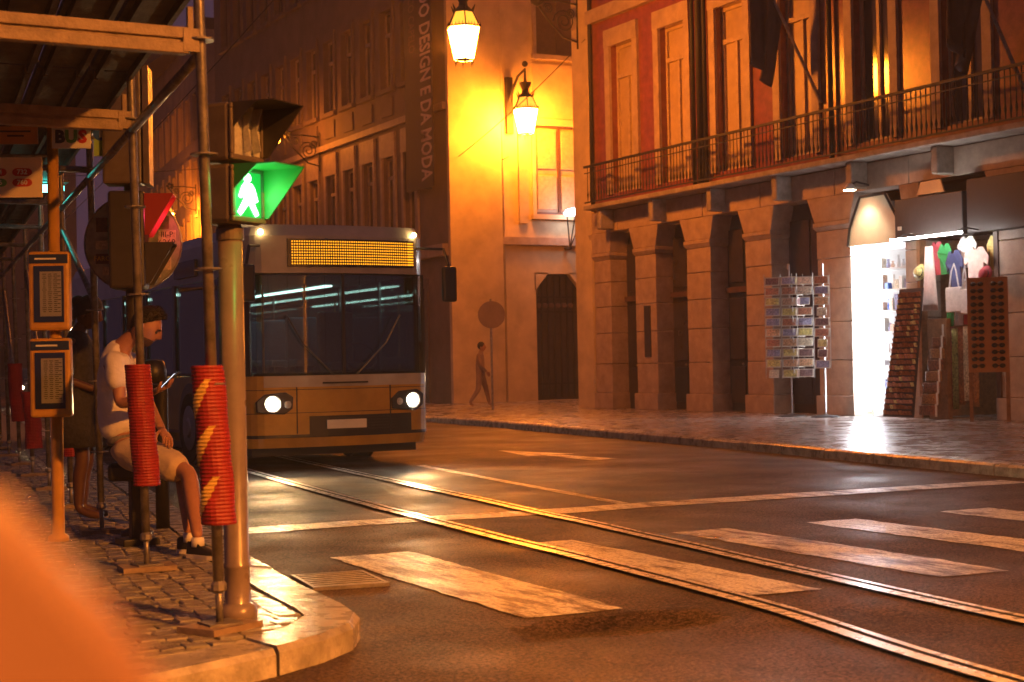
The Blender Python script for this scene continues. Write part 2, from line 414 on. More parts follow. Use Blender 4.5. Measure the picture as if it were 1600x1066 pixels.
for nm, path in (('tram_rail', RA), ('tram_rail', RB)):
    o = MB().add(*strip(path, -.085, .075, .0105)).build(nm, 'rail_groove')
    struct(o)
    MB().add(*strip(path, -.083, -.006, .0165)).build('rail_head', 'rail_steel', o)
    MB().add(*strip(path, .034, .073, .0165)).build('rail_lip', 'rail_steel', o)

# drain grate by the kerb
dg = thing('drain_grate', 'rectangular iron drain grate in the road beside the near kerb', 'drain', (3.36, 8.6, 0))
def dpt(u, v, z): return Vector((3.36+u*.22+v*.04, 8.6+v*.30-u*.03, .006+z))
for u0_, u1_, v0_, v1_ in ((-1, 1, -1, -.9), (-1, 1, .9, 1), (-1, -.9, -.9, .9), (.9, 1, -.9, .9)):
    MB().hexa([dpt(u0_, v0_, -.02), dpt(u1_, v0_, -.02), dpt(u1_, v1_, -.02), dpt(u0_, v1_, -.02), dpt(u0_, v0_, .012), dpt(u1_, v0_, .012), dpt(u1_, v1_, .012), dpt(u0_, v1_, .012)]).build('grate_edge', 'galvanised', dg)
for i in range(7):
    a = -.78+i*.26
    MB().hexa([dpt(-.9, a-.06, -.02), dpt(.9, a-.06, -.02), dpt(.9, a+.06, -.02), dpt(-.9, a+.06, -.02), dpt(-.9, a-.06, .01), dpt(.9, a-.06, .01), dpt(.9, a+.06, .01), dpt(-.9, a+.06, .01)]).build('grate_bar', 'galvanised', dg)
MB().hexa([dpt(-.95, -.95, .0), dpt(.95, -.95, .0), dpt(.95, .95, .0), dpt(-.95, .95, .0), dpt(-.95, -.95, .003), dpt(.95, -.95, .003), dpt(.95, .95, .003), dpt(-.95, .95, .003)]).build('pit_shade', 'black_plastic', dg)  # flat black sheet stands for the shade below the bars

# ------------------------------------------------------------------ near pavement: slab, kerb stones, small paving stones
KE = [(-6, 4.9), (-2, 5.1), (.4, 5.4), (1.3, 5.74), (2.0, 6.04), (2.35, 6.24), (2.66, 6.50), (2.75, 6.66), (2.79, 6.95), (2.83, 7.5), (3.04, 9.2), (3.64, 13.0), (4.25, 17), (5.6, 26.5), (9.2, 52), (16, 95)]
KE = [Vector(p) for p in KE]
def kerb_off(d):
    out = []
    for i, p in enumerate(KE):
        t = (KE[min(i+1, len(KE)-1)]-KE[max(i-1, 0)]).normalized(); out.append(p+Vector((-t.y, t.x))*d)
    return out
inner = kerb_off(.26)
PV = struct(MB().add([(p.x, p.y, .108) for p in inner]+[(-30, 95, .108), (-30, 4, .108)], [tuple(range(len(inner)+2))]).build('near_pavement', 'joint_sand'))
PV['label'] = 'wet small-stone pavement under the scaffold'
def along(path, s):
    for i in range(len(path)-1):
        l = (path[i+1]-path[i]).length
        if s <= l: return path[i]+(path[i+1]-path[i])*(s/l)
        s -= l
    return path[-1]
def kerb_run(outer, inn, parent, z, length, s_max, name='kerb_stone', mt='kerb_stone', s_min=0, gap=.02):
    tot_o = sum((outer[i+1]-outer[i]).length for i in range(len(outer)-1))
    tot_i = sum((inn[i+1]-inn[i]).length for i in range(len(inn)-1))
    n = int(tot_o/length)
    for k in range(n):
        s0 = k*tot_o/n; s1 = (k+1)*tot_o/n
        if s1 < s_min or s0 > s_max: continue
        m_ = MB(); segs = 3; dz = random.uniform(-.006, .006)
        for q in range(segs):
            a = s0+gap/2+(s1-s0-gap)*q/segs; b = s0+gap/2+(s1-s0-gap)*(q+1)/segs
            o0, o1 = along(outer, a), along(outer, b); i0, i1 = along(inn, a*tot_i/tot_o), along(inn, b*tot_i/tot_o)
            t0 = o0+(i0-o0)*.09; t1 = o1+(i1-o1)*.09
            m_.add([(o0.x, o0.y, -.05), (o1.x, o1.y, -.05), (o1.x, o1.y, z-.025+dz), (o0.x, o0.y, z-.025+dz), (t1.x, t1.y, z+dz), (t0.x, t0.y, z+dz), (i1.x, i1.y, z+dz+.003), (i0.x, i0.y, z+dz+.003), (i1.x, i1.y, -.05), (i0.x, i0.y, -.05)],
                   [(0, 1, 2, 3), (3, 2, 4, 5), (5, 4, 6, 7), (7, 6, 8, 9)]+([(0, 3, 5, 7, 9)] if q == 0 else [])+([(1, 8, 6, 4, 2)] if q == segs-1 else []))
        m_.build(name, mt, parent)
def dense(path, st=.12):
    out = []
    for i in range(len(path)-1):
        l = (path[i+1]-path[i]).length; k = max(1, int(l/st))
        out += [path[i]+(path[i+1]-path[i])*(j/k) for j in range(k)]
    return out+[path[-1]]
def smooth_path(path, it=12):
    for _ in range(it): path = [path[0]]+[(path[i-1]+path[i]*2+path[i+1])/4 for i in range(1, len(path)-1)]+[path[-1]]
    return path
KO = smooth_path(dense(KE), 4); KI = smooth_path(dense(inner), 4)
kerb_run(KO, KI, PV, .118, .92, 45, s_min=5.5)
def kerb_x(y):
    best = None
    for i in range(len(KI)-1):
        if KI[i].y <= y <= KI[i+1].y and KI[i].x > .5: best = KI[i].x+(KI[i+1].x-KI[i].x)*((y-KI[i].y)/max(1e-6, KI[i+1].y-KI[i].y))
    return best
stones = []
st = .108
y = 5.4; row = 0
while y < 24:
    xm = kerb_x(y)
    if xm:
        x = xm-.03-st/2-(row % 2)*.0
        lo = .168*y-.35
        while x > lo:
            stones.append((x+random.uniform(-.006, .006), y+random.uniform(-.006, .006))); x -= st*random.uniform(.95, 1.08)
    y += st; row += 1
def stone_mesh(seed):
    rd = random.Random(seed); h = st/2-.003
    b = [(-h+rd.uniform(-.004, .006), -h+rd.uniform(-.004, .006)), (h+rd.uniform(-.006, .004), -h+rd.uniform(-.004, .006)), (h+rd.uniform(-.006, .004), h+rd.uniform(-.006, .004)), (-h+rd.uniform(-.004, .006), h+rd.uniform(-.006, .004))]
    t = [(x*.92, y_*.92) for x, y_ in b]
    vs = [(x, y_, -.02) for x, y_ in b]+[(x, y_, .011) for x, y_ in b]+[(x, y_, .015+rd.uniform(-.002, .002)) for x, y_ in t]
    fs = [(i, (i+1) % 4, 4+(i+1) % 4, 4+i) for i in range(4)]+[(4+i, 4+(i+1) % 4, 8+(i+1) % 4, 8+i) for i in range(4)]+[(8, 9, 10, 11)]
    return vs, fs
SM = []
for k in range(8):
    m_ = MB().add(*stone_mesh(k)); me = m_.mesh('paving_stone'); me.materials.append(M['paving']); SM.append(me)
vis = sorted(stones, key=lambda p: (0 if p[0] > 1.65 and p[1] > 6.3 else 1, math.hypot(*p)))
for (x, y_) in vis[:290]:
    o = inst('paving_stone', random.choice(SM), (x, y_, .104+random.uniform(-.003, .004)), PV, rotz=random.uniform(-.06, .06)+random.choice((0, math.pi/2)))
    o.rotation_euler.x = random.uniform(-.02, .02); o.rotation_euler.y = random.uniform(-.02, .02)
rest = MB()
for (x, y_) in vis[290:]:
    vs, fs = stone_mesh(random.randrange(999)); dz = .104+random.uniform(-.003, .004); tx, ty = random.uniform(-.03, .03), random.uniform(-.03, .03)
    rest.add([(a+x, b+y_, c+dz+a*tx+b*ty) for a, b, c in vs], fs)
o = rest.build('paving_stones', 'paving', PV); o['kind'] = 'stuff'

# far pavement
FK = [Vector(p) for p in ((10.9, 4), (11.35, 8), (11.84, 11.5), (12.2, 13.8), (12.75, 17), (13.1, 19.5), (13.46, 22.6), (14.2, 28), (15.0, 36), (16.2, 48), (18.4, 66), (24, 100))]
FKI = [p+Vector((.24, -.03)) for p in FK]
FP = struct(MB().add([(p.x, p.y, .115) for p in FKI]+[(60, 100, .115), (60, 4, .115)], [tuple(range(len(FKI)+1, -1, -1))]).build('far_pavement', 'far_paving'))
FP['label'] = 'broad damp far pavement in front of the shop'
kerb_run(dense(FK, .4), dense(FKI, .4), FP, .125, 1.15, 60)

# ------------------------------------------------------------------ facades
class Fac:
    def __init__(s, o, u, n): s.o = Vector((*o, 0)); s.u = Vector((*u, 0)).normalized(); s.n = Vector((*n, 0)).normalized()
    def p(s, u, z, d): return s.o+s.u*u+s.n*d+Vector((0, 0, z))
    def box(s, mb, u0, u1, z0, z1, d0, d1):
        return mb.hexa([s.p(u0, z0, d0), s.p(u1, z0, d0), s.p(u1, z0, d1), s.p(u0, z0, d1), s.p(u0, z1, d0), s.p(u1, z1, d0), s.p(u1, z1, d1), s.p(u0, z1, d1)])
    def wall(s, u0, u1, z0, z1, holes, depth=.3):
        mb = MB(); us = sorted({u0, u1, *[h[0] for h in holes], *[h[1] for h in holes]}); zs = sorted({z0, z1, *[h[2] for h in holes], *[h[3] for h in holes]})
        us = [u for u in us if u0 <= u <= u1]; zs = [z for z in zs if z0 <= z <= z1]
        for a, b in zip(us, us[1:]):
            for c, d in zip(zs, zs[1:]):
                mu, mz = (a+b)/2, (c+d)/2
                if any(h[0] < mu < h[1] and h[2] < mz < h[3] for h in holes): continue
                mb.add([s.p(a, c, 0), s.p(b, c, 0), s.p(b, d, 0), s.p(a, d, 0)], [(0, 1, 2, 3)])
        for a, b, c, d in holes:
            q = [(a, c), (b, c), (b, d), (a, d)]
            for i in range(4):
                (x0, y0), (x1, y1) = q[i], q[(i+1) % 4]
                mb.add([s.p(x0, y0, 0), s.p(x1, y1, 0), s.p(x1, y1, -depth), s.p(x0, y0, -depth)], [(0, 1, 2, 3)])
        bmq = mb
        return bmq
def window(F, par, u0, u1, z0, z1, rec=.2, pane='blind', frame='joinery', transom=None, mull=True, sur=.22, sm='stone', head=.3, sill=True, fw=.07):
    f = MB()
    F.box(f, u0, u0+fw, z0, z1, -rec, -rec+.07); F.box(f, u1-fw, u1, z0, z1, -rec, -rec+.07)
    F.box(f, u0+fw, u1-fw, z0, z0+fw, -rec, -rec+.07); F.box(f, u0+fw, u1-fw, z1-fw, z1, -rec, -rec+.07)
    tz = transom if transom else z1-fw
    if transom: F.box(f, u0+fw, u1-fw, tz-.05, tz+.05, -rec, -rec+.10)
    um = (u0+u1)/2
    if mull: F.box(f, um-.04, um+.04, z0+fw, tz-(.05 if transom else 0), -rec, -rec+.075)
    w_ = f.build('window', frame, par)
    cells = [(u0+fw, um-.04, z0+fw, tz), (um+.04, u1-fw, z0+fw, tz)] if mull else [(u0+fw, u1-fw, z0+fw, tz)]
    if transom: cells.append((u0+fw, u1-fw, tz+.05, z1-fw))
    for a, b, c, d in cells:
        F.box(MB_new := MB(), a, b, c, d, -rec-.05, -rec+.02); MB_new.build('pane', pane, w_)
    if sur:
        s_ = MB()
        F.box(s_, u0-sur, u0, z0-.02, z1, 0.001, .07); F.box(s_, u1, u1+sur, z0-.02, z1, 0.001, .07)
        F.box(s_, u0-sur, u1+sur, z1, z1+head, 0.001, .085)
        s_.build('surround', sm, w_)
        if sill: F.box(q := MB(), u0-sur-.05, u1+sur+.05, z0-.16, z0-.02, 0.001, .16); q.build('sill', sm, w_)
    return w_

# --- red tiled building
RBD = thing('tiled_building', 'red tiled building with stone arcade and iron balcony above souvenir shop', 'building', (20, 26, 0))
F1 = Fac((20, 0), (0, 1), (-1, 0))
wy = [31.95, 29.78, 27.55, 25.3, 23.02, 20.65, 18.3]
holes = [(y-.52, y+.52, 5.35, 8.92) for y in wy]
F1.wall(12, 33.42, 4.97, 15, holes+[(y-.52, y+.52, 10.9, 13.9) for y in wy]).build('wall', 'tile_red', RBD)
for k, y in enumerate(wy):
    window(F1, RBD, y-.52, y+.52, 5.35, 8.92, pane='blind' if k < 4 else 'dark_pane', transom=8.18, sill=False, head=.42, rec=.22)
    window(F1, RBD, y-.52, y+.52, 10.9, 13.9, pane='dark_pane', transom=13.2, head=.35)
F1.box(q := MB(), 12, 33.42, 9.62, 9.95, .001, .16); q.build('string_course', 'stone', RBD)
F1.box(q := MB(), 33.42, 34.2, .115, 15, -.9, .10); q.build('corner_pilaster', 'plaster_yellow', RBD)
F1.box(q := MB(), 12, 34.1, 14.6, 15.3, -10, .35); q.build('roof', 'roof', RBD)
q = MB(); q.box(24.5, 30, 12, 33.4, .1, 14.6); q.box(20.35, 24.5, 12, 33.4, 5, 14.55); q.build('core', 'plaster_brown', RBD)
# downpipes between the second and third windows, and one at the corner
for y, r_ in ((28.86, .05), (28.62, .075), (28.40, .05), (33.30, .05), (24.15, .05)):
    MB().cyl((19.90, y, 4.98), (19.90, y, 14.6), r_, n=10).build('downpipe', 'iron', RBD, smooth=True)
# lintel stones over the arcade, balcony slab, railing
lk = [12, 14.4, 16.6, 18.9, 20.9, 22.0, 24.1, 26.5, 28.6, 30.7, 32.2, 33.4]
for a, b in zip(lk, lk[1:]):
    F1.box(q := MB(), a+.008, b-.008, 4.42, 4.93, -.35, .10+random.uniform(-.01, .015)); q.build('lintel_stone', 'stone', RBD, bevel=.012)
F1.box(q := MB(), 12, 32.9, 4.95, 5.06, .002, .62); q.build('balcony_slab', 'stone_dark', RBD, bevel=.02)
br = MB(); F1.box(br, 12, 32.9, 5.98, 6.03, .54, .60); F1.box(br, 12, 32.9, 5.12, 5.15, .55, .585); F1.box(br, 12, 32.9, 5.84, 5.86, .555, .58)
br.build('balcony_rail', 'iron', RBD)
bal = MB(); bal.lathe([(.009, 0), (.012, .1), (.026, .18), (.012, .28), (.009, .5), (.011, .85)], n=6)
bme = bal.mesh('baluster'); bme.materials.append(M['iron'])
y = 17.5
while y < 32.8:
    inst('baluster', bme, (20-.568, y, 5.13), RBD); y += .125
for y in (20.9, 23.2, 25.5, 27.8, 30.1, 32.4):
    F1.box(q := MB(), y-.09, y+.09, 4.45, 4.95, .105, .5); q.build('balcony_corbel', 'stone_dark', RBD, bevel=.03)
# stone pillars with flared heads and dark doors between
pil = [(32.63, 33.40), (30.61, 31.5), (28.41, 29.33), (26.23, 27.12), (23.72, 24.74), (21.82, 22.20), (18.9, 19.9), (16, 17)]
for a, b in pil:
    c, h = (a+b)/2, (b-a)/2
    def course(z0, z1, k0, k1, d0, d1):
        m_ = MB(); j = random.uniform(-.008, .008); m_.hexa([F1.p(c-h*k0, z0, -.45), F1.p(c+h*k0, z0, -.45), F1.p(c+h*k0, z0, d0+j), F1.p(c-h*k0, z0, d0+j), F1.p(c-h*k1, z1, -.45), F1.p(c+h*k1, z1, -.45), F1.p(c+h*k1, z1, d1+j), F1.p(c-h*k1, z1, d1+j)])
        return m_
    pr_ = course(.115, .5, 1.12, 1.12, .10, .10).build('pillar', 'stone', RBD, bevel=.012)
    zz = [.5, 1.2, 1.95, 2.6, 3.2, 3.75]
    for z0, z1 in zip(zz, zz[1:]): course(z0+.006, z1-.006, 1.0+random.uniform(-.008, .008), 1.0, .05, .05).build('stone_block', 'stone', pr_, bevel=.012)
    course(3.756, 3.83, 1.0, 1.1, .05, .10).build('stone_block', 'stone', pr_); course(3.836, 3.92, 1.1, 1.1, .10, .10).build('stone_block', 'stone', pr_, bevel=.008)
    course(3.926, 4.415, 1.06, 1.42, .07, .10).build('stone_block', 'stone', pr_, bevel=.012)
for i, (a, b) in enumerate(((31.5, 32.63), (29.33, 30.61), (27.12, 28.41), (24.74, 26.23), (17.0, 18.9))):
    dr = F1.box(MB(), a-.05, b+.05, .115, 4.42, -.50, -.42).build('door', 'door_dark' if i != 2 else 'door_blue', RBD)
    um = (a+b)/2
    for (c, d) in ((a+.08, um-.04), (um+.04, b-.08)):
        for z0, z1 in ((.3, 1.1), (1.25, 2.6), (2.95, 4.1)):
            F1.box(q := MB(), c, d, z0, z1, -.415, -.385); q.build('door_panel', ('door_blue', 'dark_pane')[z0 > 1.2] if i % 2 else 'door_dark', dr, bevel=.01)
    F1.box(q := MB(), a, b, 2.72, 2.84, -.41, -.34); q.build('door_transom', 'joinery_dark', dr)
    MB().sphere(F1.p(um+.09, 1.15, -.37), .03).build('door_handle', 'galvanised', dr)
# narrow dark letter panel on one pillar
F1.box(q := MB(), 30.86, 31.12, 1.35, 2.55, .052, .075); q.build('wall_panel', 'housing_dark', RBD)

# --- souvenir shop: recess in the red building
SH = thing('souvenir_shop', 'brightly lit souvenir shop front with white light strip and dark sign boxes', 'shop', (20, 21.8, .115))
q = MB(); q.add([(23.6, 18.2, .12), (23.6, 23.7, .12), (23.6, 23.7, 4.3), (23.6, 18.2, 4.3)], [(0, 1, 2, 3)]); q.build('back_wall', 'shop_wall', SH)
q = MB(); q.box(20.05, 23.6, 23.66, 23.70, .12, 4.3); q.build('side_wall', 'shop_wall', SH)
q = MB(); q.box(20.5, 23.6, 18.16, 18.2, .12, 4.3); q.build('side_wall', 'shop_wall', SH)
MB().box(20.2, 23.6, 22.0, 22.04, .12, 3.42).build('partition', 'wood', SH)
MB().cyl((19.22, 19.98, 3.335), (19.22, 21.75, 3.335), .02, n=8).build('door_tube', 'shop_door_tube', SH)
for yy in (20.1, 21.6): MB().tube([(19.72, yy, 3.40), (19.4, yy, 3.44), (19.22, yy, 3.36)], .014, 6).build('tube_arm', 'iron', SH)
q = MB(); q.box(20.1, 23.6, 18.2, 23.66, 3.42, 3.46); q.build('shop_ceiling', 'shop_wall', SH)
q = MB(); q.box(20.05, 23.6, 18.2, 23.66, .10, .122); q.build('shop_floor', 'far_paving', SH)
for yy in (20.4, 22.8):
    q = MB(); q.box(20.5, 23.2, yy-.09, yy+.09, 3.36, 3.41); q.build('ceiling_light', 'shop_white', SH)
q = MB(); q.box(19.93, 20.0, 23.30, 23.66, .22, 3.36); q.build('light_strip', 'shop_tube', SH)
q = MB(); q.box(19.93, 20.04, 22.28, 23.28, 3.26, 3.36); q.build('header_light', 'shop_white', SH)
# shelves of trinkets in the lit display left of the door
for k in range(7):
    z = .5+k*.4
    q = MB(); q.box(20.12, 20.55, 22.22, 23.28, z, z+.025); sh = q.build('display_shelf', 'sign_white', SH)
    for j in range(7):
        yy = 22.3+j*.14+random.uniform(-.02, .02); hh = random.uniform(.12, .3)
        t = MB()
        if random.random() < .5: t.lathe([(.03, 0), (.045, hh*.4), (.02, hh*.7), (.03, hh)], (20.25, yy, z+.026), n=8)
        else: t.box(20.18, 20.3, yy-.045, yy+.045, z+.026, z+.026+hh)
        t.build('trinket', random.choice(['sign_white', 'card1', 'card2', 'card4', 'cloth1', 'sign_blue']), sh)
MB().box(20.08, 20.6, 22.2, 23.3, .13, .5).build('display_base', 'shop_wall', SH)
# cream trapezoid board above the display, spot lamp, dark sign boxes
pts = [(23.68, 3.38), (23.62, 3.72), (23.30, 4.30), (22.60, 4.30), (22.30, 3.85), (22.24, 3.38)]
bd = MB(); bd.prism(pts, (19.86, 0, 0), (0, 1, 0), (0, 0, 1), (.05, 0, 0), 1); bd.build('sign_board', 'sign_cream', SH)
ed = MB()
for a, b in zip(pts, pts[1:]): ed.tube([(19.845, a[0], a[1]), (19.845, b[0], b[1])], .025, 6)
ed.build('board_edge', 'housing_dark', SH)
sp = thing('spot_lamp', 'round spot lamp shining down on the cream board above the shop', 'lamp', (19.45, 23.1, 4.42))
MB().tube([(19.95, 23.1, 4.50), (19.6, 23.1, 4.56), (19.42, 23.1, 4.47)], .02, 8).build('arm', 'iron', sp)
MB().lathe([(.05, .12), (.10, .06), (.13, 0)], (19.42, 23.08, 4.40), 14).build('shade', 'sign_white', sp, smooth=True)
MB().lathe([(.11, 0), (.115, .006)], (19.42, 23.08, 4.388), 14).build('lens', 'spot_lens', sp)
lamp('spot_light', 'SPOT', (19.40, 23.08, 4.37), 60, (1, .82, .55), sp, .05, (.42, -.02, -.9), R(85), .8)
MB().box(19.7, 20.3, 20.45, 22.18, 3.36, 4.12).build('sign_box', 'housing_dark', SH, bevel=.02)
MB().box(19.75, 20.3, 18.9, 20.40, 3.36, 4.30).build('sign_box', 'black_plastic', SH, bevel=.02)
MB().box(19.66, 19.69, 21.98, 22.06, 3.55, 3.62).build('box_badge', 'sign_cream', SH)
MB().prism([(20.9, 4.15), (21.6, 4.15), (21.5, 4.38), (21.0, 4.38)], (19.72, 0, 0), (0, 1, 0), (0, 0, 1), (.03, 0, 0), 1).build('upper_plate', 'orange_plate', SH)
MB().box(19.92, 20.1, 19.86, 19.96, .12, 3.36).build('door_post', 'joinery_dark', SH)
MB().box(19.9, 20.06, 21.76, 21.84, .12, 3.36).build('door_post', 'wood', SH)

# --- merchandise
def cardrack(name, label, x, y, cols, rows, z1, dz, cw, ch):
    t = thing(name, label, 'card rack', (x, y, .115), 'postcard racks by the shop')
    MB().cyl((x, y, .13), (x, y, z1+.22), .016, n=8).build('stand_pole', 'wire', t)
    MB().lathe([(.26, 0), (.26, .02), (.05, .05), (.02, .06)], (x, y, .116), 14).build('stand_base', 'iron', t)
    f = MB().prism([(0, 0), (.10, .01), (.095, .12), (.02, .1)], (x, y, z1+.12), (0, .8, .2), (0, -.2, 1), (.01, 0, 0), 1); f.build('top_flag', 'sticker_light', t)
    for c, (ang, off) in enumerate(cols):
        d = Vector((math.cos(ang), math.sin(ang), 0)); s_ = Vector((-d.y, d.x, 0)); cen = Vector((x, y, 0))+d*.19+s_*off
        fr = MB()
        for sg in (-1, 1): fr.tube([cen+s_*sg*cw*.54+Vector((0, 0, z1-rows*dz)), cen+s_*sg*cw*.54+Vector((0, 0, z1+.04))], .006, 5)
        fr.build('wire_frame', 'wire', t)
        for r_ in range(rows):
            zc = z1-dz*(r_+.5)+random.uniform(-.006, .006)
            hw = cw*.5 if random.random() > .2 else cw*.33
            cc = cen+Vector((0, 0, zc))+d*.02; n_ = (d+Vector((0, 0, .32))).normalized(); u_ = s_.cross(n_)*-1
            rim = MB().obox(cc, s_, u_, n_, hw, ch*.5, .004).build('postcard', 'paper', t)
            MB().obox(cc+n_*.005, s_, u_, n_, hw*.86, ch*.40, .003).build('picture', 'card%d' % random.randrange(8), rim)
cardrack('postcard_rack', 'wide revolving postcard rack with four columns, left of the lit shop', 19.15, 24.62,
         [(R(222), .33), (R(222), .02), (R(222), -.30), (R(280), .02)], 10, 2.86, .2, .29, .165)
cardrack('postcard_rack', 'narrow single column postcard rack beside the white light strip', 19.25, 23.72, [(R(222), 0)], 9, 2.83, .2, .28, .165)

LB = thing('leather_rack', 'tall leaning rack covered in brown bracelets at the shop door', 'display rack', (19.35, 21.6, .12))
def lbp(u, v, d): # board plane leaning back
    return Vector((19.16+.30*v-d, 22.00-.78*u-.18*v*(1-u)+.0*v, .16+2.3*v))
MB().hexa([lbp(0, 0, -.03), lbp(1, 0, -.03), lbp(1, 0, 0), lbp(0, 0, 0), lbp(0, 1, -.03), lbp(1, 1, -.03), lbp(1, 1, 0), lbp(0, 1, 0)]).build('board', 'door_dark', LB)
for r_ in range(22):
    v = .02+r_/22*.96; m0 = random.choice(('leather', 'beads', 'leather', 'card3', 'scarf2'))
    for c in range(9):
        u = .03+c/9*.95; hh = random.uniform(.024, .036)
        a, b, e, f = lbp(u+.004, v, .014), lbp(u+.09, v, .014), lbp(u+.09, v+hh, .05), lbp(u+.004, v+hh, .05)
        n_ = Vector((.022, 0, 0))
        MB().hexa([a, b, b+n_, a+n_, f, e, e+n_, f+n_]).build('bracelet', m0 if random.random() < .6 else random.choice(('beads', 'leather', 'card5', 'card3', 'scarf4')), LB)
WR = thing('wallet_rack', 'low stepped rack of brown wallets beside the bracelet rack', 'display rack', (19.5, 20.85, .12))
for r_ in range(8):
    z = .2+r_*.2; y0, y1 = 20.95-.0*r_, 21.28-.02*r_; x = 19.35+.04*r_
    MB().box(x, x+.05, y0-.10+.0*r_, y1, z, z+.17).build('wallet_row', 'beads' if r_ % 2 else 'leather', WR, bevel=.01)
    MB().box(x-.03, x-.01, y0-.15+.012*r_, y0-.12+.012*r_, z-.02, z+.2).build('metal_clip', 'sign_white', WR)
MB().box(19.62, 19.72, 20.82, 21.3, .12, 1.9).build('rack_back', 'wood', WR)

SG = thing('sunglasses_rack', 'wooden upright rack of dark sunglasses at the right shop door', 'display rack', (19.5, 19.75, .12))
SGO = Vector((19.42, 19.62, 0)); sgn = Vector((-.78, -.62, 0)).normalized(); sgu = Vector((-sgn.y, sgn.x, 0))
MB().obox(SGO+Vector((0, 0, 1.75)), sgu, Vector((0, 0, 1)), sgn, .33, .80, .02).build('board', 'orange_plate', SG)
for sg in (-1, 1): MB().obox(SGO+sgu*sg*.3+Vector((0, 0, .53)), sgu, Vector((0, 0, 1)), sgn, .03, .42, .03).build('leg', 'wood', SG)
for c in (-1, 1):
    for r_ in range(13):
        cc = SGO+sgn*.05+sgu*c*.165+Vector((0, 0, 1.06+r_*.115)); m_ = MB()
        for e in (-1, 1): m_.sphere(cc+sgu*e*.06, .052, .052, .04, 8, 5)
        m_.obox(cc, sgu, Vector((0, 0, 1)), sgn, .02, .008, .008); m_.build('sunglasses', 'black_plastic', SG, smooth=True)

def shirt(label, y, z, x, w_, h_, m_, tilt=0):
    o_ = MB(); pl = [(-.5, 0), (.5, 0), (.48, .62), (.80, .52), (.88, .74), (.45, 1.0), (.17, 1.0), (.1, .93), (-.1, .93), (-.17, 1.0), (-.45, 1.0), (-.88, .74), (-.80, .52), (-.48, .62)]
    n_ = len(pl); rows = [[], []]
    ca, sa = math.cos(tilt), math.sin(tilt)
    for s_, dd in ((0, -.02), (1, .02)):
        for (a, b) in pl:
            Y = a*w_; Z = (b-1)*h_; Y, Z = Y*ca-Z*sa, Y*sa+Z*ca
            rows[s_].append((x+dd*(.3+.7*(1-abs(a)))+.015*math.sin(a*9+b*5), y-Y, z+Z))
    o_.add(rows[0]+rows[1], [tuple(range(n_)), tuple(range(2*n_-1, n_-1, -1))]+[(i, n_+i, n_+(i+1) % n_, (i+1) % n_) for i in range(n_)])
    return tag(o_.build('hanging_shirt', m_), label, 'shirt', 'shirts hanging in the shop door')
shirt('red shirt hanging behind the child dress', 21.42, 3.3, 20.0, .22, .6, 'cloth5')
shirt('blue sleeved white shirt low behind the tote bags', 20.75, 2.6, 20.05, .26, .6, 'cloth1', .05)
shirt('green shirt hanging at the top left of the shop door', 21.2, 3.25, 19.98, .22, .55, 'cloth0')
shirt('navy shirt hanging beside the pale pink shirt', 20.88, 3.1, 19.88, .26, .75, 'cloth3', .1)
shirt('white shirt hanging high under the shop lintel', 20.68, 3.34, 20.02, .28, .55, 'cloth1')
shirt('pale pink shirt spread wide over the sunglasses rack', 20.28, 3.12, 19.84, .36, .68, 'cloth2', -.04)
shirt('yellow shirt hanging at the right edge of the shop door', 19.98, 3.3, 19.99, .24, .6, 'cloth4')
for k, (yy, zz, mt, lab) in enumerate(((21.55, 2.75, 'card5', 'yellow straw hat on the door post'), (21.6, 2.3, 'card3', 'rust coloured hat below the yellow one'), (19.95, 2.62, 'cloth5', 'red cap hanging above the sunglasses rack'))):
    hq = thing('hanging_hat', lab, 'hat', (19.7, yy, zz), 'hats in the shop door')
    MB().lathe([(.15, 0), (.16, .012), (.09, .02), (.085, .09), (.05, .12), (.01, .125)], (19.72, yy, zz), 16, (-1, 0, .25)).build('hat_crown', mt, hq, smooth=True)
    MB().lathe([(.092, .02), (.094, .03), (.092, .04)], (19.72, yy, zz), 16, (-1, 0, .25)).build('hat_band', 'ink', hq)
def drape(name, label, cat, group, y0, y1, z0, z1, x, m_, waves=3, amp=.02, narrow=1.0):
    nu, nz = 10, 8; o_ = MB(); g = []
    for s_ in (0, 1):
        for j in range(nz+1):
            for i in range(nu+1):
                a = i/nu-.5; v = j/nz; k = narrow+(1-narrow)*(1-v)
                g.append((x+amp*math.sin(i/nu*waves*6.28+v*1.2)+s_*.012, (y0+y1)/2+a*(y1-y0)*k, z0+(z1-z0)*v))
    W = nu+1; H_ = (nz+1)*W; fs = []
    for j in range(nz):
        for i in range(nu):
            a = j*W+i; fs += [(a, a+1, a+W+1, a+W), (H_+a, H_+a+W, H_+a+W+1, H_+a+1)]
    for i in range(nu): fs += [(i, H_+i, H_+i+1, i+1), (nz*W+i, nz*W+i+1, H_+nz*W+i+1, H_+nz*W+i)]
    for j in range(nz): fs += [(j*W, (j+1)*W, H_+(j+1)*W, H_+j*W), (j*W+nu, H_+j*W+nu, H_+(j+1)*W+nu, (j+1)*W+nu)]
    o_.add(g, fs)
    return tag(o_.build(name, m_, smooth=True), label, cat, group)
gs = 'scarves hanging in the shop door'
drape('hanging_scarf', 'crimson patterned scarf, leftmost of the hanging long scarves', 'scarf', gs, 20.80, 20.92, .35, 1.75, 19.72, 'scarf0')
drape('hanging_scarf', 'olive patterned scarf second from left in the row', 'scarf', gs, 20.66, 20.78, .30, 1.72, 19.70, 'scarf1')
drape('hanging_scarf', 'rust brown scarf in the middle of the row', 'scarf', gs, 20.52, 20.64, .38, 1.74, 19.72, 'scarf2')
drape('hanging_scarf', 'cream scarf with patterned end in the row', 'scarf', gs, 20.37, 20.50, .45, 1.75, 19.70, 'scarf3')
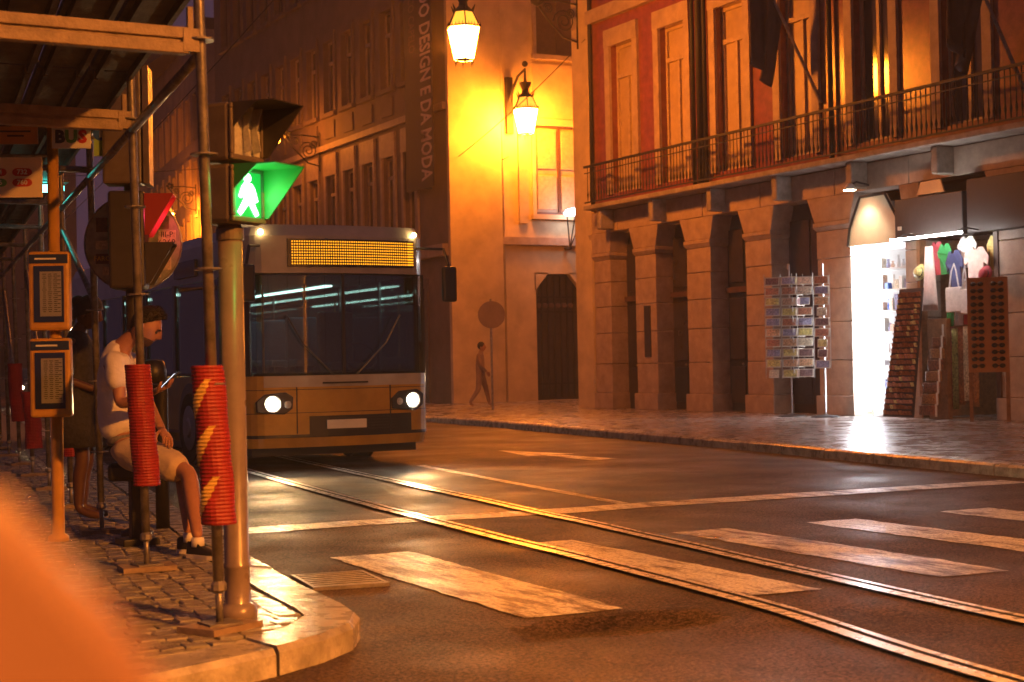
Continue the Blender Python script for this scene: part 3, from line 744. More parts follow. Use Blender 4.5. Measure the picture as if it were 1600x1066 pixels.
drape('hanging_scarf', 'orange brown scarf beside the sunglasses rack', 'scarf', gs, 20.20, 20.34, .35, 1.74, 19.74, 'scarf4')
drape('folded_cloth', 'bright green folded cloth above the scarves', 'cloth', None, 20.78, 20.94, 1.76, 2.05, 19.74, 'cloth0', 2, .015)
drape('folded_cloth', 'red folded cloth above the scarves', 'cloth', None, 20.36, 20.52, 1.78, 2.05, 19.74, 'cloth5', 2, .015)
drape('folded_cloth', 'white folded cloth between the green and red cloths', 'cloth', None, 20.55, 20.74, 1.77, 2.04, 19.74, 'cloth1', 2, .015)
drape('hanging_dress', 'pale striped child dress hanging at the left of the shop door', 'dress', None, 21.02, 21.42, 2.05, 3.2, 19.62, 'cloth2', 4, .03, .35)
for k, (y, z, lab) in enumerate(((20.62, 2.0, 'white tote bag hanging in front of the coloured cloths'), (20.36, 1.95, 'narrow white tote bag hanging beside the sunglasses rack'))):
    b_ = thing('tote_bag', lab, 'bag', (19.62, y, z), 'tote bags in the shop door')
    hw = .19 if k == 0 else .09
    MB().box(19.60, 19.66, y-hw, y+hw, z, z+.44).build('bag_body', 'cloth1', b_, bevel=.02)
    MB().tube([(19.63, y-hw*.6, z+.44), (19.63, y-hw*.3, z+.72), (19.64, y+.0, z+.85), (19.63, y+hw*.3, z+.72), (19.63, y+hw*.6, z+.44)], .014, 6).build('handle', 'cloth1', b_)

# --- yellow corner building with the museum banner
YB = thing('corner_building', 'tall ochre corner building with rows of shuttered windows and museum banner', 'building', (20, 45, 0))
cols_ = [44.45+1.68*k for k in range(12)]
hl = [(y-.45, y+.45, 5.3, 7.95) for y in cols_]+[(y-.45, y+.45, 10.15, 12.65) for y in cols_]+[(y-.45, y+.45, 14.6, 16.9) for y in cols_]
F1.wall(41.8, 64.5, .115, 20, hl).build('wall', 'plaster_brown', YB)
for y in cols_:
    window(F1, YB, y-.45, y+.45, 5.3, 7.95, pane='dark_pane', frame='joinery', transom=7.3, head=.75, sur=.16, sm='stone')
    window(F1, YB, y-.45, y+.45, 10.15, 12.65, pane='dark_pane', frame='joinery', transom=11.9, head=.3, sur=.16, sm='plaster_brown')
    window(F1, YB, y-.45, y+.45, 14.6, 16.9, pane='dark_pane', frame='joinery_dark', head=.3, sur=.14, sm='plaster_brown')
for y in cols_:
    F1.box(q := MB(), y-.42, y+.42, 9.25, 9.85, .001, .05); q.build('wall_plaque', 'plaster_brown', YB)
F1.box(q := MB(), 41.8, 64.4, 4.5, 4.85, .002, .22); q.build('string_course', 'stone', YB)
F1.box(q := MB(), 41.8, 64.4, 8.85, 9.05, .002, .14); q.build('string_course', 'stone', YB)
for k in range(6):
    F1.box(q := MB(), 43.3+k*3.5, 45.5+k*3.5, .12, 3.9, .001, .05); d_ = q.build('shopfront', 'joinery_dark', YB)
    F1.box(q := MB(), 43.5+k*3.5, 45.3+k*3.5, .5, 3.6, .052, .07); q.build('shop_pane', 'dark_pane', d_)
F2 = Fac((20, 41.8), (1, 0), (0, -1))
eh = [(3.05, 4.7, 10.7, 13.4), (2.95, 4.7, 5.8, 8.52), (2.9, 4.5, .12, 3.98)]
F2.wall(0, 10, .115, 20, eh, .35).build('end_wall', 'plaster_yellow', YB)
F2.box(q := MB(), -.02, 1.72, .12, 20, .002, .16); q.build('corner_pilaster', 'plaster_yellow', YB)
F2.box(q := MB(), 1.72, 10, 4.85, 5.08, .002, .12); q.build('end_course', 'stone', YB)
F2.box(q := MB(), 2.9, 4.8, 8.75, 10.4, .002, .05); q.build('wall_plaque', 'plaster_yellow', YB)
F2.box(q := MB(), 2.35, 2.62, 5.5, 8.3, .002, .09); q.build('wall_strip', 'plaster_yellow', YB)
MB().cyl(F2.p(1.80, .12, .05), F2.p(1.80, 19.8, .05), .045, n=8).build('downpipe', 'plaster_yellow', YB, smooth=True)
window(F2, YB, 3.05, 4.7, 10.7, 13.4, pane='joinery_dark', frame='joinery_dark', sur=.12, head=.2, rec=.15)
sw = window(F2, YB, 2.95, 4.7, 5.8, 8.52, pane='blind', frame='joinery_dark', sur=.12, head=.2, rec=.12, sm='plaster_yellow')
for a in (3.06, 3.90):
    for z0, z1 in ((5.95, 7.0), (7.2, 8.38)):
        F2.box(q := MB(), a, a+.68, z0, z1, -.09, -.055); q.build('shutter_panel', 'joinery', sw, bevel=.02)
# arched gate with iron grille
gt = F2.box(MB(), 2.88, 4.52, .12, 4.0, -.35, -.30).build('gate', 'door_dark', YB)
for i in range(7):
    u = 3.0+i*.225; F2.box(q := MB(), u-.022, u+.022, .2, 3.92, -.29, -.25); q.build('grille_bar', 'iron', gt)
    if i < 6: MB().lathe([(.07, 0), (.085, .015), (.07, .03)], F2.p(u+.112, 3.02, -.25), 10, (0, -1, 0)).build('grille_ring', 'joinery_dark', gt)
for z in (.6, 2.8, 3.25): F2.box(q := MB(), 2.9, 4.5, z, z+.05, -.285, -.24); q.build('grille_bar', 'iron', gt)
for pts_ in ([(2.86, 3.45), (3.35, 4.02), (2.86, 4.02)], [(4.54, 3.45), (4.54, 4.02), (4.05, 4.02)]):
    MB().prism(pts_, (20, 41.8, 0), (1, 0, 0), (0, 0, 1), (0, .2, 0), 1).build('gate_corner', 'plaster_yellow', gt)
q = MB(); q.box(20.4, 30, 42.2, 64, .1, 19.9); q.build('core', 'plaster_brown', YB)
F1.box(q := MB(), 41.6, 64.6, 20, 20.6, -10, .4); q.build('roof', 'roof', YB)
# museum banner
BN = thing('museum_banner', 'dark vertical museum banner with DO DESIGN E DA MODA in pale capitals', 'banner', (19.7, 42.9, 6.6))
MB().box(19.60, 19.63, 41.95, 43.9, 6.55, 16.5).build('banner_cloth', 'banner', BN)
for z in (6.6, 11.5): MB().cyl((19.98, 42.9, z), (19.62, 42.9, z), .03, n=8).build('banner_arm', 'iron', BN)
text('banner_lettering', 'DO DESIGN E DA MODA', 1.02, (19.595, 42.42, 9.62), (0, 0, -1), (0, -1, 0), 'banner_text', BN, bold=.02, stretch=.50)
text('banner_lettering', 'FRANCISCO CAPELO', .62, (19.595, 43.35, 12.2), (0, 0, -1), (0, -1, 0), 'banner_thin', BN, stretch=.5)

# --- far buildings beyond the next cross street
FB = thing('far_building', 'distant orange lit building beyond the museum with window rows and balcony', 'building', (21.6, 72, 0))
F3 = Fac((21.65, 72), (.12, 1), (-1, .12))
hl = []
for r_, (z0, z1) in enumerate(((1, 3.6), (6.2, 8.6), (9.6, 11.3), (12.4, 14.6))):
    for k in range(9): hl.append((1.1+k*2.2, 2.1+k*2.2, z0, z1))
F3.wall(0, 22, .115, 17.4, hl).build('wall', 'plaster_far', FB)
for h in hl: window(F3, FB, *h, pane='dark_pane', frame='joinery', mull=True, sur=.12, head=.3 if h[2] > 5 else .12, sm='plaster_far', sill=False)
F4 = Fac((21.65, 72), (1, 0), (0, -1))
F4.wall(0, 8, .115, 17.4, []).build('end_wall', 'plaster_far', FB)
F3.box(q := MB(), .2, 14, 4.7, 4.9, 0, .9); q.build('balcony', 'stone', FB)
F3.box(q := MB(), .2, 14, 4.9, 6.1, .82, .88); q.build('balcony_panel', 'iron', FB)
F4.box(q := MB(), .3, 1.15, 5.5, 6.3, .01, .08); q.build('wall_sign', 'sign_white', FB)
MB().box(21.7, 30, 72.2, 94, 17.4, 18).build('roof', 'roof', FB)
DB = thing('dark_building', 'unlit building closing the far left end of the street', 'building', (12, 112, 0))
F5 = Fac((2, 112), (1, 0), (0, -1))
hl = [(1+k*2.6, 2.1+k*2.6, z, z+2.2) for k in range(8) for z in (1, 5, 9, 13)]
F5.wall(0, 22.5, 0, 17, hl).build('wall', 'plaster_brown', DB)
for h in hl: window(F5, DB, *h, pane='dark_pane', frame='joinery_dark', sur=0, mull=True)
MB().box(2, 24.5, 112.1, 120, 17, 17.6).build('roof', 'roof', DB)

# ------------------------------------------------------------------ lanterns
def lantern(par, c, s=1.0, rod=.5, gm='lantern_glass'):
    c = Vector(c)
    def hexp(r_, z, k): return c+Vector((math.cos(k*math.pi/3+.2)*r_*s, math.sin(k*math.pi/3+.2)*r_*s, z*s))
    for k in range(6):
        MB().add([hexp(.215, -.36, k), hexp(.215, -.36, k+1), hexp(.36, .30, k+1), hexp(.36, .30, k)], [(0, 1, 2, 3)]).build('pane', gm, par)
        MB().add([hexp(.345, .35, k), hexp(.345, .35, k+1), hexp(.20, .64, k+1), hexp(.20, .64, k)], [(0, 1, 2, 3)]).build('roof_pane', 'lantern_roof_glass', par)
    f = MB()
    for k in range(6):
        f.tube([hexp(.225, -.38, k), hexp(.37, .31, k)], .012*s, 5); f.tube([hexp(.36, .34, k), hexp(.205, .66, k)], .014*s, 5)
        f.tube([hexp(.375, .32, k), hexp(.375, .32, k+1)], .022*s, 5); f.tube([hexp(.225, -.37, k), hexp(.225, -.37, k+1)], .014*s, 5)
        f.tube([hexp(.215, .66, k), hexp(.215, .66, k+1)], .025*s, 5); f.tube([hexp(.2, -.37, k), hexp(.2, -.5, k)], [.014*s, .004*s], 5)
        for q_ in range(5):
            a, b = hexp(.385, .33, k), hexp(.385, .33, k+1); pt = a+(b-a)*(q_/5); f.tube([pt, pt+Vector((0, 0, .07*s))], [.014*s, .003*s], 4)
        a = hexp(.22, .68, k); f.tube([a, a+(a-c-Vector((0, 0, .68*s)))*.25+Vector((0, 0, .12*s))], [.03*s, .006*s], 4)
    f.build('lantern_frame', 'iron', par)
    MB().lathe([(.21*s, .67*s), (.10*s, .78*s), (.09*s, .86*s), (.15*s, .98*s), (.17*s, 1.06*s), (.05*s, 1.08*s), (.035*s, 1.2*s), (.025*s, (1.2+rod)*s)], c, 10).build('crown', 'iron', par)
    MB().lathe([(.2*s, -.36*s), (.2*s, -.345*s)], c, 6).build('lantern_base', 'iron', par)
def scroll(par, c, d, sc_=1.0, mir=1):
    """curled iron bracket: from the wall point c outwards along d"""
    c, d = Vector(c), Vector(d).normalized(); z = Vector((0, 0, 1)); m_ = MB()
    m_.tube([c+z*-.55*sc_, c+z*.55*sc_], .022*sc_, 6)
    m_.tube([c+z*.42*sc_, c+d*.5*sc_+z*.46*sc_, c+d*1.05*sc_+z*.42*sc_], .02*sc_, 6)
    m_.tube([c+z*-.40*sc_+d*.02, c+d*.35*sc_+z*-.32*sc_, c+d*.75*sc_+z*.05*sc_, c+d*1.02*sc_+z*.40*sc_], .02*sc_, 6)
    for (cx, cz, r_, turn) in ((.33, .02, .27, 1), (.17, .22, .12, -1), (.72, .28, .12, 1)):
        pts_ = []
        for i in range(26):
            t = i/25*2.1*2*math.pi*turn; rr = r_*sc_*(1-i/25*.82); pts_.append(c+d*(cx*sc_+math.cos(t)*rr)+z*(cz*sc_+math.sin(t)*rr))
        m_.tube(pts_, .016*sc_, 5)
    for i in range(5): m_.sphere(c+d*(.95+.09*math.cos(i*1.3))*sc_+z*(.46+.08*math.sin(i*1.3))*sc_, .06*sc_, n=6, m=4)
    m_.build('bracket', 'iron', par)
# cable lantern over the street
L1 = thing('hanging_lantern', 'larger lit lantern hanging from the cable, nearest the banner', 'lantern', (14.6, 29.6, 8.0), 'lit street lanterns')
lantern(L1, (14.6, 29.6, 8.05), 1.0, .5)
L2 = thing('wall_lantern', 'smaller lit lantern on a bracket at the ochre building corner', 'lantern', (22.1, 40.8, 8.0), 'lit street lanterns')
lantern(L2, (22.1, 40.75, 8.45), 1.07, .26, 'lantern_glass_dim')
mb_ = MB(); mb_.tube([(22.05, 41.78, 9.0), (22.07, 41.5, 9.5), (22.1, 41.2, 9.85), (22.1, 40.75, 9.98)], [.06, .05, .04, .035], 8); mb_.box(21.95, 22.17, 41.66, 41.79, 8.2, 9.9); mb_.sphere((22.1, 40.75, 10.14), .09)
mb_.build('bracket', 'iron', L2)
L3 = thing('wall_lantern', 'lit lantern half hidden behind the pedestrian signal', 'lantern', (18.6, 52.2, 8.6), 'lit street lanterns')
scroll(L3, (19.95, 52.2, 8.9), (-1, 0, 0), 1.25); lantern(L3, (18.3, 52.2, 9.5), .95, .1, 'lantern_glass_faint')
L4 = thing('scroll_bracket', 'ornate curled iron bracket on the red building corner', 'bracket', (19.9, 33.8, 9.6))
scroll(L4, (19.88, 33.86, 9.75), (-1, 0, 0), 1.15)
MB().lathe([(.03, 0), (.16, .08), (.20, .25), (.12, .34), (.17, .42), (.05, .6)], (18.75, 33.86, 10.1), 8).build('finial', 'iron', L4)
L5 = thing('wall_lantern', 'distant lantern on a curled bracket of the far building', 'lantern', (20.3, 73, 9), 'lit street lanterns')
scroll(L5, (21.6, 73.0, 9.4), (-1, 0, 0), 1.3); lantern(L5, (20.2, 73, 8.4), .95, .1, 'lantern_glass_dim')
# wires
def wire(name, label, a, b, sag, r_=.012):
    a, b = Vector(a), Vector(b); pts_ = [a+(b-a)*(i/12)+Vector((0, 0, -sag*4*(i/12)*(1-i/12))) for i in range(13)]
    return tag(MB().tube(pts_, r_, 5).build(name, 'iron'), label, 'cable', 'overhead cables')
wire('span_cable', 'cable that carries the hanging lantern across the street', (20, 29.6, 10.0), (-6, 29.6, 10.4), .45)
wire('overhead_cable', 'thin cable from the ochre corner to the red building', (20.3, 41.78, 7.4), (19.9, 33.5, 9.3), .12)
wire('overhead_cable', 'thin cable sagging beside the smaller lantern', (20.05, 41.68, 7.05), (22.0, 41.7, 7.5), .12, .016)
wire('overhead_cable', 'long thin cable above the far end of the street', (19.9, 56, 9.0), (-2, 60, 8.2), .4)
wire('overhead_cable', 'tram wire running high along the street', (9.0, 14, 9.5), (12.8, 70, 6.2), .5)
# white wall lamp on the ochre end wall
WL = thing('wall_lamp', 'white lamp on thin V bracket low on the ochre end wall', 'lamp', (23.95, 41.5, 4.75))
for dx in (-.28, 0, .28): MB().tube([(23.95, 41.5, 4.75), (23.95+dx, 41.15, 5.72)], .022, 6).build('strut', 'iron', WL)
MB().lathe([(.30, 0), (.36, .06), (.27, .17), (.08, .22)], (23.95, 41.15, 5.73), 14).build('lamp_glass', 'wall_lamp_glass', WL)
MB().cyl((23.95, 41.78, 4.77), (23.95, 41.45, 4.75), .05, n=8).build('wall_plate', 'iron', WL)
# high pressure street lamp over the crossing (out of the picture, on the near corner opposite)
SLT = thing('street_lamp', 'tall sodium street lamp over the crossing', 'street lamp', (8.6, -5.0, 0))
MB().lathe([(.11, 0), (.10, 1), (.065, 6.7)], (8.6, -5.0, 0.0), 12).build('mast', 'pole_paint', SLT)
MB().tube([(8.6, -5, 6.6), (8.0, -4.9, 7.1), (6.4, -4.6, 7.2)], .045, 8).build('arm', 'pole_paint', SLT)
MB().sphere((6.0, -4.5, 7.22), .5, .22, .12, 14, 8).build('lamp_head', 'galvanised', SLT)
sk_ = MB(); sk_.box(5.60, 5.62, -4.70, -4.30, 7.06, 7.20); sk_.box(6.38, 6.40, -4.70, -4.30, 7.06, 7.20); sk_.box(5.62, 6.38, -4.70, -4.68, 7.06, 7.20); sk_.box(5.62, 6.38, -4.32, -4.30, 7.06, 7.20)
sk_.build('lamp_skirt', 'black_plastic', SLT)  # skirt added to keep the lamp's light off the upper far facade
MB().box(5.64, 6.36, -4.66, -4.34, 7.10, 7.13).build('lamp_lens', 'street_lamp_lens', SLT)

# ------------------------------------------------------------------ flags on poles
def flagpole(label, y, z, lean, drop):
    t = thing('flagpole', label, 'flag', (19.95, y, z), 'flags over the balcony')
    a = Vector((19.95, y, z)); b = a+Vector((-1.0, lean, 3.2))
    MB().cyl(a, b, .035, .025, 8).build('pole', 'galvanised', t)
    MB().sphere(b, .05, n=8, m=6).build('pole_knob', 'galvanised', t)
    g = MB(); nu, nv = 8, 10; vs = []; fs = []
    for j in range(nv+1):
        for i in range(nu+1):
            s_ = i/nu; top = a+(b-a)*(.52+.46*s_); v = j/nv
            vs.append(top+Vector((.10*math.sin(s_*11+v*2)*(.3+v), .55*v*(1-s_)+.06*math.sin(s_*8+1), -drop*v*(.55+.45*s_))))
    for j in range(nv):
        for i in range(nu): q_ = j*(nu+1)+i; fs.append((q_, q_+1, q_+nu+2, q_+nu+1))
    g.add(vs, fs); o_ = g.build('flag_cloth', 'flag_cloth', t, smooth=True)
    sm_ = o_.modifiers.new('thick', 'SOLIDIFY'); sm_.thickness = .015
flagpole('dark drooping flag on a slanted pole, left of the two', 24.5, 6.3, .9, 2.2)
flagpole('dark drooping flag on a slanted pole, right of the two', 19.15, 5.6, .7, 2.2)

# ------------------------------------------------------------------ scaffold
SCF = thing('scaffold', 'walk-through tube scaffold with board deck over the near pavement', 'scaffold', (2.0, 12, .12))
SP = [Vector((2.04+.27*k, 6.64+2.25*k, .12)) for k in range(10)]
LEAN = Vector((-.016, .004, 1.0))
def sat(k, z, inner=False): return SP[k]+LEAN*(z-.12)+(Vector((-1.55, -.05, 0)) if inner else Vector())
plate = MB(); plate.box(-.075, .075, -.075, .075, 0, .008); pme = plate.mesh('base_plate'); pme.materials.append(M['galvanised'])
for k in range(10):
    for inn in ((False, True) if k > 1 else (False,)):
        b = sat(k, .12, inn)
        s_ = MB().cyl(sat(k, .30, inn), sat(k, 5.6, inn), .0245, n=12).build('standard', 'galvanised', SCF, smooth=True)
        MB().cyl(sat(k, .135, inn), sat(k, .32, inn), .017, n=10).build('base_jack', 'galvanised', s_, smooth=True)
        MB().lathe([(.024, 0), (.036, .01), (.036, .035), (.024, .05)], sat(k, .285, inn), 10, LEAN).build('jack_nut', 'galvanised', s_)
        inst('base_plate', pme, b+Vector((0, 0, .029)), SCF, rotz=.1)
        bd = MB(); ang = .5 if k == 0 else random.uniform(-.2, .2); e1 = Vector((math.cos(ang), math.sin(ang), 0)); e2 = Vector((-e1.y, e1.x, 0))
        bd.obox(b+Vector((0, 0, .014)), e1, e2, Vector((0, 0, 1)), .15, .11, .014); bd.build('sole_board', 'rusty_beam', SCF)
        for z in (.69, 1.19, 1.69, 2.19, 2.69, 3.19, 3.69):
            if inn and z < 2: continue
            MB().lathe([(.03, -.006), (.062, -.004), (.062, .004), (.03, .006)], sat(k, z, inn), 12, LEAN).build('rosette', 'galvanised', s_)
    if k < 9:
        MB().cyl(sat(k, 2.63), sat(k+1, 2.63), .024, n=10).build('ledger', 'galvanised', SCF, smooth=True)
        if k != 0: MB().cyl(sat(k, 3.66), sat(k+1, 3.66), .022, n=10).build('guard_rail', 'galvanised', SCF, smooth=True)
    a, b = sat(k, 2.68), sat(k, 2.68, True)-Vector((.6, 0, 0))
    if k < 2:
        d = (b-a).normalized(); s_ = d.cross(Vector((0, 0, 1))).normalized(); c = (a+b)/2+d*.03
        L_ = (b-a).length/2-.03
        t_ = MB(); t_.obox(c+Vector((0, 0, -.035)), d, s_, Vector((0, 0, 1)), L_, .03, .025); t_.obox(c+Vector((0, 0, .03)), d, s_, Vector((0, 0, 1)), L_, .03, .025); t_.obox(c, d, s_, Vector((0, 0, 1)), L_, .014, .012)
        tr = t_.build('transom', 'rusty_beam', SCF, bevel=.005)
        e_ = MB(); e_.obox(a+d*.05, d, s_, Vector((0, 0, 1)), .035, .035, .05); e_.obox(a+d*.045+Vector((0, 0, .08)), d, s_, Vector((0, 0, 1)), .012, .012, .07); e_.build('transom_wedge', 'rusty_beam', tr)
    else:
        MB().cyl(a, b, .024, n=10).build('transom', 'galvanised', SCF, smooth=True)
for a, b in ((sat(2, 1.75), sat(3, 2.45)), (sat(4, .8), sat(5, 2.4)), (sat(6, .8), sat(7, 2.4)), (sat(2, 2.9), sat(1, 3.9))):
    MB().cyl(a, b, .022, n=10).build('brace', 'galvanised', SCF, smooth=True)
for k in range(9):
    for j in range(6):
        a, b = sat(k, 2.98)+Vector((-.10-.28*j, .02, 0)), sat(k+1, 2.98)+Vector((-.10-.28*j, -.02, 0))
        d = (b-a); L_ = d.length/2; d.normalize(); s_ = d.cross(Vector((0, 0, 1)))
        bo = MB().obox((a+b)/2, d, s_, Vector((0, 0, 1)), L_, .13, .02).build('deck_board', 'deck_board', SCF)
        for e in (-.09, .09): MB().obox((a+b)/2+s_*e-Vector((0, 0, .045)), d, s_, Vector((0, 0, 1)), L_, .012, .024).build('board_rib', 'deck_board', bo)
# ribbed red sleeves on the standards
def sleeve(k, z0, z1, r_, label, patches=False, bend=(0, 0), off=(0, 0)):
    n = int((z1-z0)/.0165); nn = 22
    def ctr(v): return sat(k, z0+(z1-z0)*v)+Vector((off[0]+bend[0]*math.sin(v*math.pi)+.018*(.5-v)*2, off[1]+bend[1]*math.sin(v*math.pi), 0))
    vs = []; fs = []
    for i in range(2*n+1):
        v = i/(2*n); c = ctr(v); rr = r_*(1.0 if i % 2 else .955)*(1+.08*(1-v)**2)
        for j in range(nn):
            t = 2*math.pi*j/nn; cr = 1+.10*noise.noise(Vector((math.cos(t)*1.3+k*5, math.sin(t)*1.3, v*5)))+.02*noise.noise(Vector((math.cos(t)*4, math.sin(t)*4+k*3, v*16)))
            vs.append(c+Vector((math.cos(t)*rr*cr, math.sin(t)*rr*.9*cr, 0)))
    for i in range(2*n):
        for j in range(nn): fs.append((i*nn+j, i*nn+(j+1) % nn, (i+1)*nn+(j+1) % nn, (i+1)*nn+j))
    fs += [tuple(range(nn)), tuple(2*n*nn+j for j in range(nn))]
    o = MB().add(vs, fs).build('protective_sleeve', 'red_plastic', None)
    tag(o, label, 'sleeve', 'ribbed red sleeves on the scaffold poles')
    if patches:   # worn yellow flame-like patches that wrap round the ribs
        for v0 in (.06, .37, .66):
            vs = []; fs = []; H_ = int(.26*2*n)
            st0 = int(v0*2*n)
            for i in range(H_+1):
                v = (st0+i)/(2*n); c = ctr(v); w_ = i/H_
                rr = r_*(1.0 if (st0+i) % 2 else .955)*(1+.08*(1-v)**2)+.0025
                a1 = R(178)+R(86)*w_**.75+math.sin(i*1.9)*.06; a0 = min(a1-.05, R(164)+R(80)*max(0, (w_-.32)/.68)**1.15+math.sin(i*2.3)*.04)
                for j in range(7):
                    t = a0+(a1-a0)*j/6
                    cr = 1+.10*noise.noise(Vector((math.cos(t)*1.3+k*5, math.sin(t)*1.3, v*5)))+.02*noise.noise(Vector((math.cos(t)*4, math.sin(t)*4+k*3, v*16)))
                    vs.append(c+Vector((math.cos(t)*rr*cr, math.sin(t)*rr*.9*cr, 0)))
            for i in range(H_):
                for j in range(6): fs.append((i*7+j, i*7+j+1, (i+1)*7+j+1, (i+1)*7+j))
            p_ = MB().add(vs, fs).build('yellow_patch', 'yellow_patch', o)
sleeve(0, .58, 1.27, .073, 'ribbed red sleeve with yellow patches on the nearest scaffold pole', True, (.004, 0), (-.004, 0))
sleeve(1, .60, 1.29, .074, 'plain ribbed red sleeve in front of the seated man')
sleeve(3, .55, 1.0, .075, 'low dark red sleeve on the scaffold pole behind the timetable post')
sleeve(5, .42, 1.05, .088, 'low crooked red sleeve on a scaffold pole left of the timetable post', False, (.02, 0))
sleeve(6, .66, 1.38, .088, 'high upright red sleeve at the far left edge', False, (-.015, 0))

# ------------------------------------------------------------------ pedestrian signal at the kerb corner
SG1 = thing('pedestrian_signal', 'pedestrian signal on a brown pole showing the green walking man', 'traffic light', (2.17, 6.80, .12))
pc = Vector((2.172, 6.80, .12)); PL = Vector((-.004, 0, 1))
def pp(z): return pc+PL*z
MB().lathe([(.085, 0), (.085, .07), (.06, .085), (.056, .09), (.056, .24), (.059, .245), (.059, .26), (.055, .265), (.055, 1.74)], pc, 24, PL).build('pole', 'pole_paint', SG1, smooth=False).data.shade_smooth()
MB().lathe([(.062, 0), (.062, .05), (.05, .07)], pp(1.71), 20, PL).build('pole_cap', 'housing', SG1, smooth=False)
an = R(252.5+53); NF = Vector((math.cos(an), math.sin(an), 0)); SD = Vector((-NF.y, NF.x, 0)); UPV = Vector((0, 0, 1))  # SD points away to the far side
HC = pp(1.765)+NF*.035
def sgb(mb, s0, s1, z0, z1, n0, n1): # box in signal coords
    return mb.hexa([HC+SD*a+NF*b+UPV*z for z in (z0, z1) for a, b in ((s0, n0), (s1, n0), (s1, n1), (s0, n1))])
for i, zb in enumerate((.012, .285)):
    hd = sgb(MB(), -.125, .125, zb, zb+.262, -.11, .06).build('lamp_housing', 'housing', SG1, bevel=.018)
    q = MB()
    for a in ((-.125, .125, zb+.006, zb+.032), (-.125, .125, zb+.232, zb+.256), (-.125, -.10, zb+.032, zb+.232), (.10, .125, zb+.032, zb+.232)): sgb(q, *a, .061, .078)
    q.build('lens_frame', 'housing', hd, bevel=.006)
    sgb(MB(), -.10, .10, zb+.032, zb+.232, .061, .066).build('lens', 'green_lens' if i == 0 else 'lens_off', hd)
    # open hood: top and two cheeks that slope back to the bottom
    vm = 'visor_green_glow' if i == 0 else 'housing_dark'
    def hp(s, z, n): return HC+SD*s+NF*n+UPV*(zb+z)
    D_ = .235
    v_ = MB()
    v_.hexa([hp(-.115, .248, .06), hp(.115, .248, .06), hp(.115, .248, .06+D_), hp(-.115, .248, .06+D_), hp(-.115, .258, .06), hp(.115, .258, .06), hp(.115, .252, .06+D_), hp(-.115, .252, .06+D_)])
    for s0, s1 in ((.108, .115),):
        v_.add([hp(s0, .03, .06), hp(s0, .03, .10), hp(s0, .248, .06+D_), hp(s0, .248, .06), hp(s1, .03, .06), hp(s1, .03, .10), hp(s1, .248, .06+D_), hp(s1, .248, .06)],
               [(0, 1, 2, 3), (7, 6, 5, 4), (0, 4, 5, 1), (1, 5, 6, 2), (2, 6, 7, 3), (3, 7, 4, 0)])
    s0, s1 = -.115, -.108
    v_.add([hp(s0, .13, .06), hp(s0, .16, .09), hp(s0, .248, .06+D_*.6), hp(s0, .248, .06), hp(s1, .13, .06), hp(s1, .16, .09), hp(s1, .248, .06+D_*.6), hp(s1, .248, .06)],
           [(0, 1, 2, 3), (7, 6, 5, 4), (0, 4, 5, 1), (1, 5, 6, 2), (2, 6, 7, 3), (3, 7, 4, 0)])
    v_.build('hood', vm, hd)
    if i == 1:  # unlit upper lamp with its curled inner louvre
        l_ = MB()
        for a in (-.03, .035): 
            l_.add([hp(a, .04, .075), hp(a, .05, .12), hp(a, .15, .10), hp(a, .24, .13), hp(a, .24, .072), hp(a, .14, .072)], [(0, 1, 2, 5), (5, 2, 3, 4)])
        o = l_.build('louvre', 'lens_off', hd); s_ = o.modifiers.new('t', 'SOLIDIFY'); s_.thickness = .004
# walking man cut from the green lens
mo = HC+NF*.068+UPV*.012
man = [[(-.004+.022*math.cos(t), .205+.022*math.sin(t)) for t in [i*math.pi/6 for i in range(12)]],
       [(-.024, .182), (.022, .182), (.042, .16), (.062, .105), (.046, .098), (.028, .135), (.028, .11), (.066, .046), (.046, .036), (.004, .092), (-.05, .036), (-.068, .05), (-.026, .112), (-.026, .14), (-.046, .112), (-.06, .12), (-.04, .165)]]
g_ = MB()
for poly in man: g_.prism([(x*1.15, y_) for x, y_ in poly], mo, SD, UPV, NF, .004)
g_.build('walking_man', 'green_man', SG1)
lamp('green_glow', 'POINT', mo+NF*.10+UPV*.12, 1.1, (.05, 1, .15), SG1, .05)

# ------------------------------------------------------------------ second signal post with round sign seen from behind
SG2 = thing('signal_post', 'signal post with red lamp and back of a stickered round sign', 'traffic light', (2.72, 10.72, .12))
s2 = Vector((2.72, 10.72, .12))
MB().lathe([(.11, 0), (.11, .04), (.055, .06), (.05, .1), (.05, 3.2)], s2, 16).build('pole', 'housing_dark', SG2, smooth=True)
e1 = Vector((.93, -.37, 0)).normalized(); e2 = Vector((-e1.y, e1.x, 0)); e3 = Vector((0, 0, 1))
MB().obox(s2+Vector((-.06, -.06, 2.80)), e1, e2, e3, .135, .10, .40).build('vehicle_head', 'housing', SG2, bevel=.02)
MB().obox(s2+Vector((-.06, -.06, 2.80))+e1*.16, e1, e2, e3, .02, .12, .40).build('back_board', 'housing', SG2)
lh = MB().obox(s2+Vector((-.05, -.10, 2.02)), e1, e2, e3, .12, .12, .33).build('pedestrian_head', 'housing_dark', SG2, bevel=.02)
lc = s2+Vector((-.05, -.10, 2.02))+e1*.122
MB().lathe([(.085, 0), (.07, .012), (.02, .018)], lc+e3*.16+e2*-.02, 16, e1).build('red_lens', 'red_lens', lh)
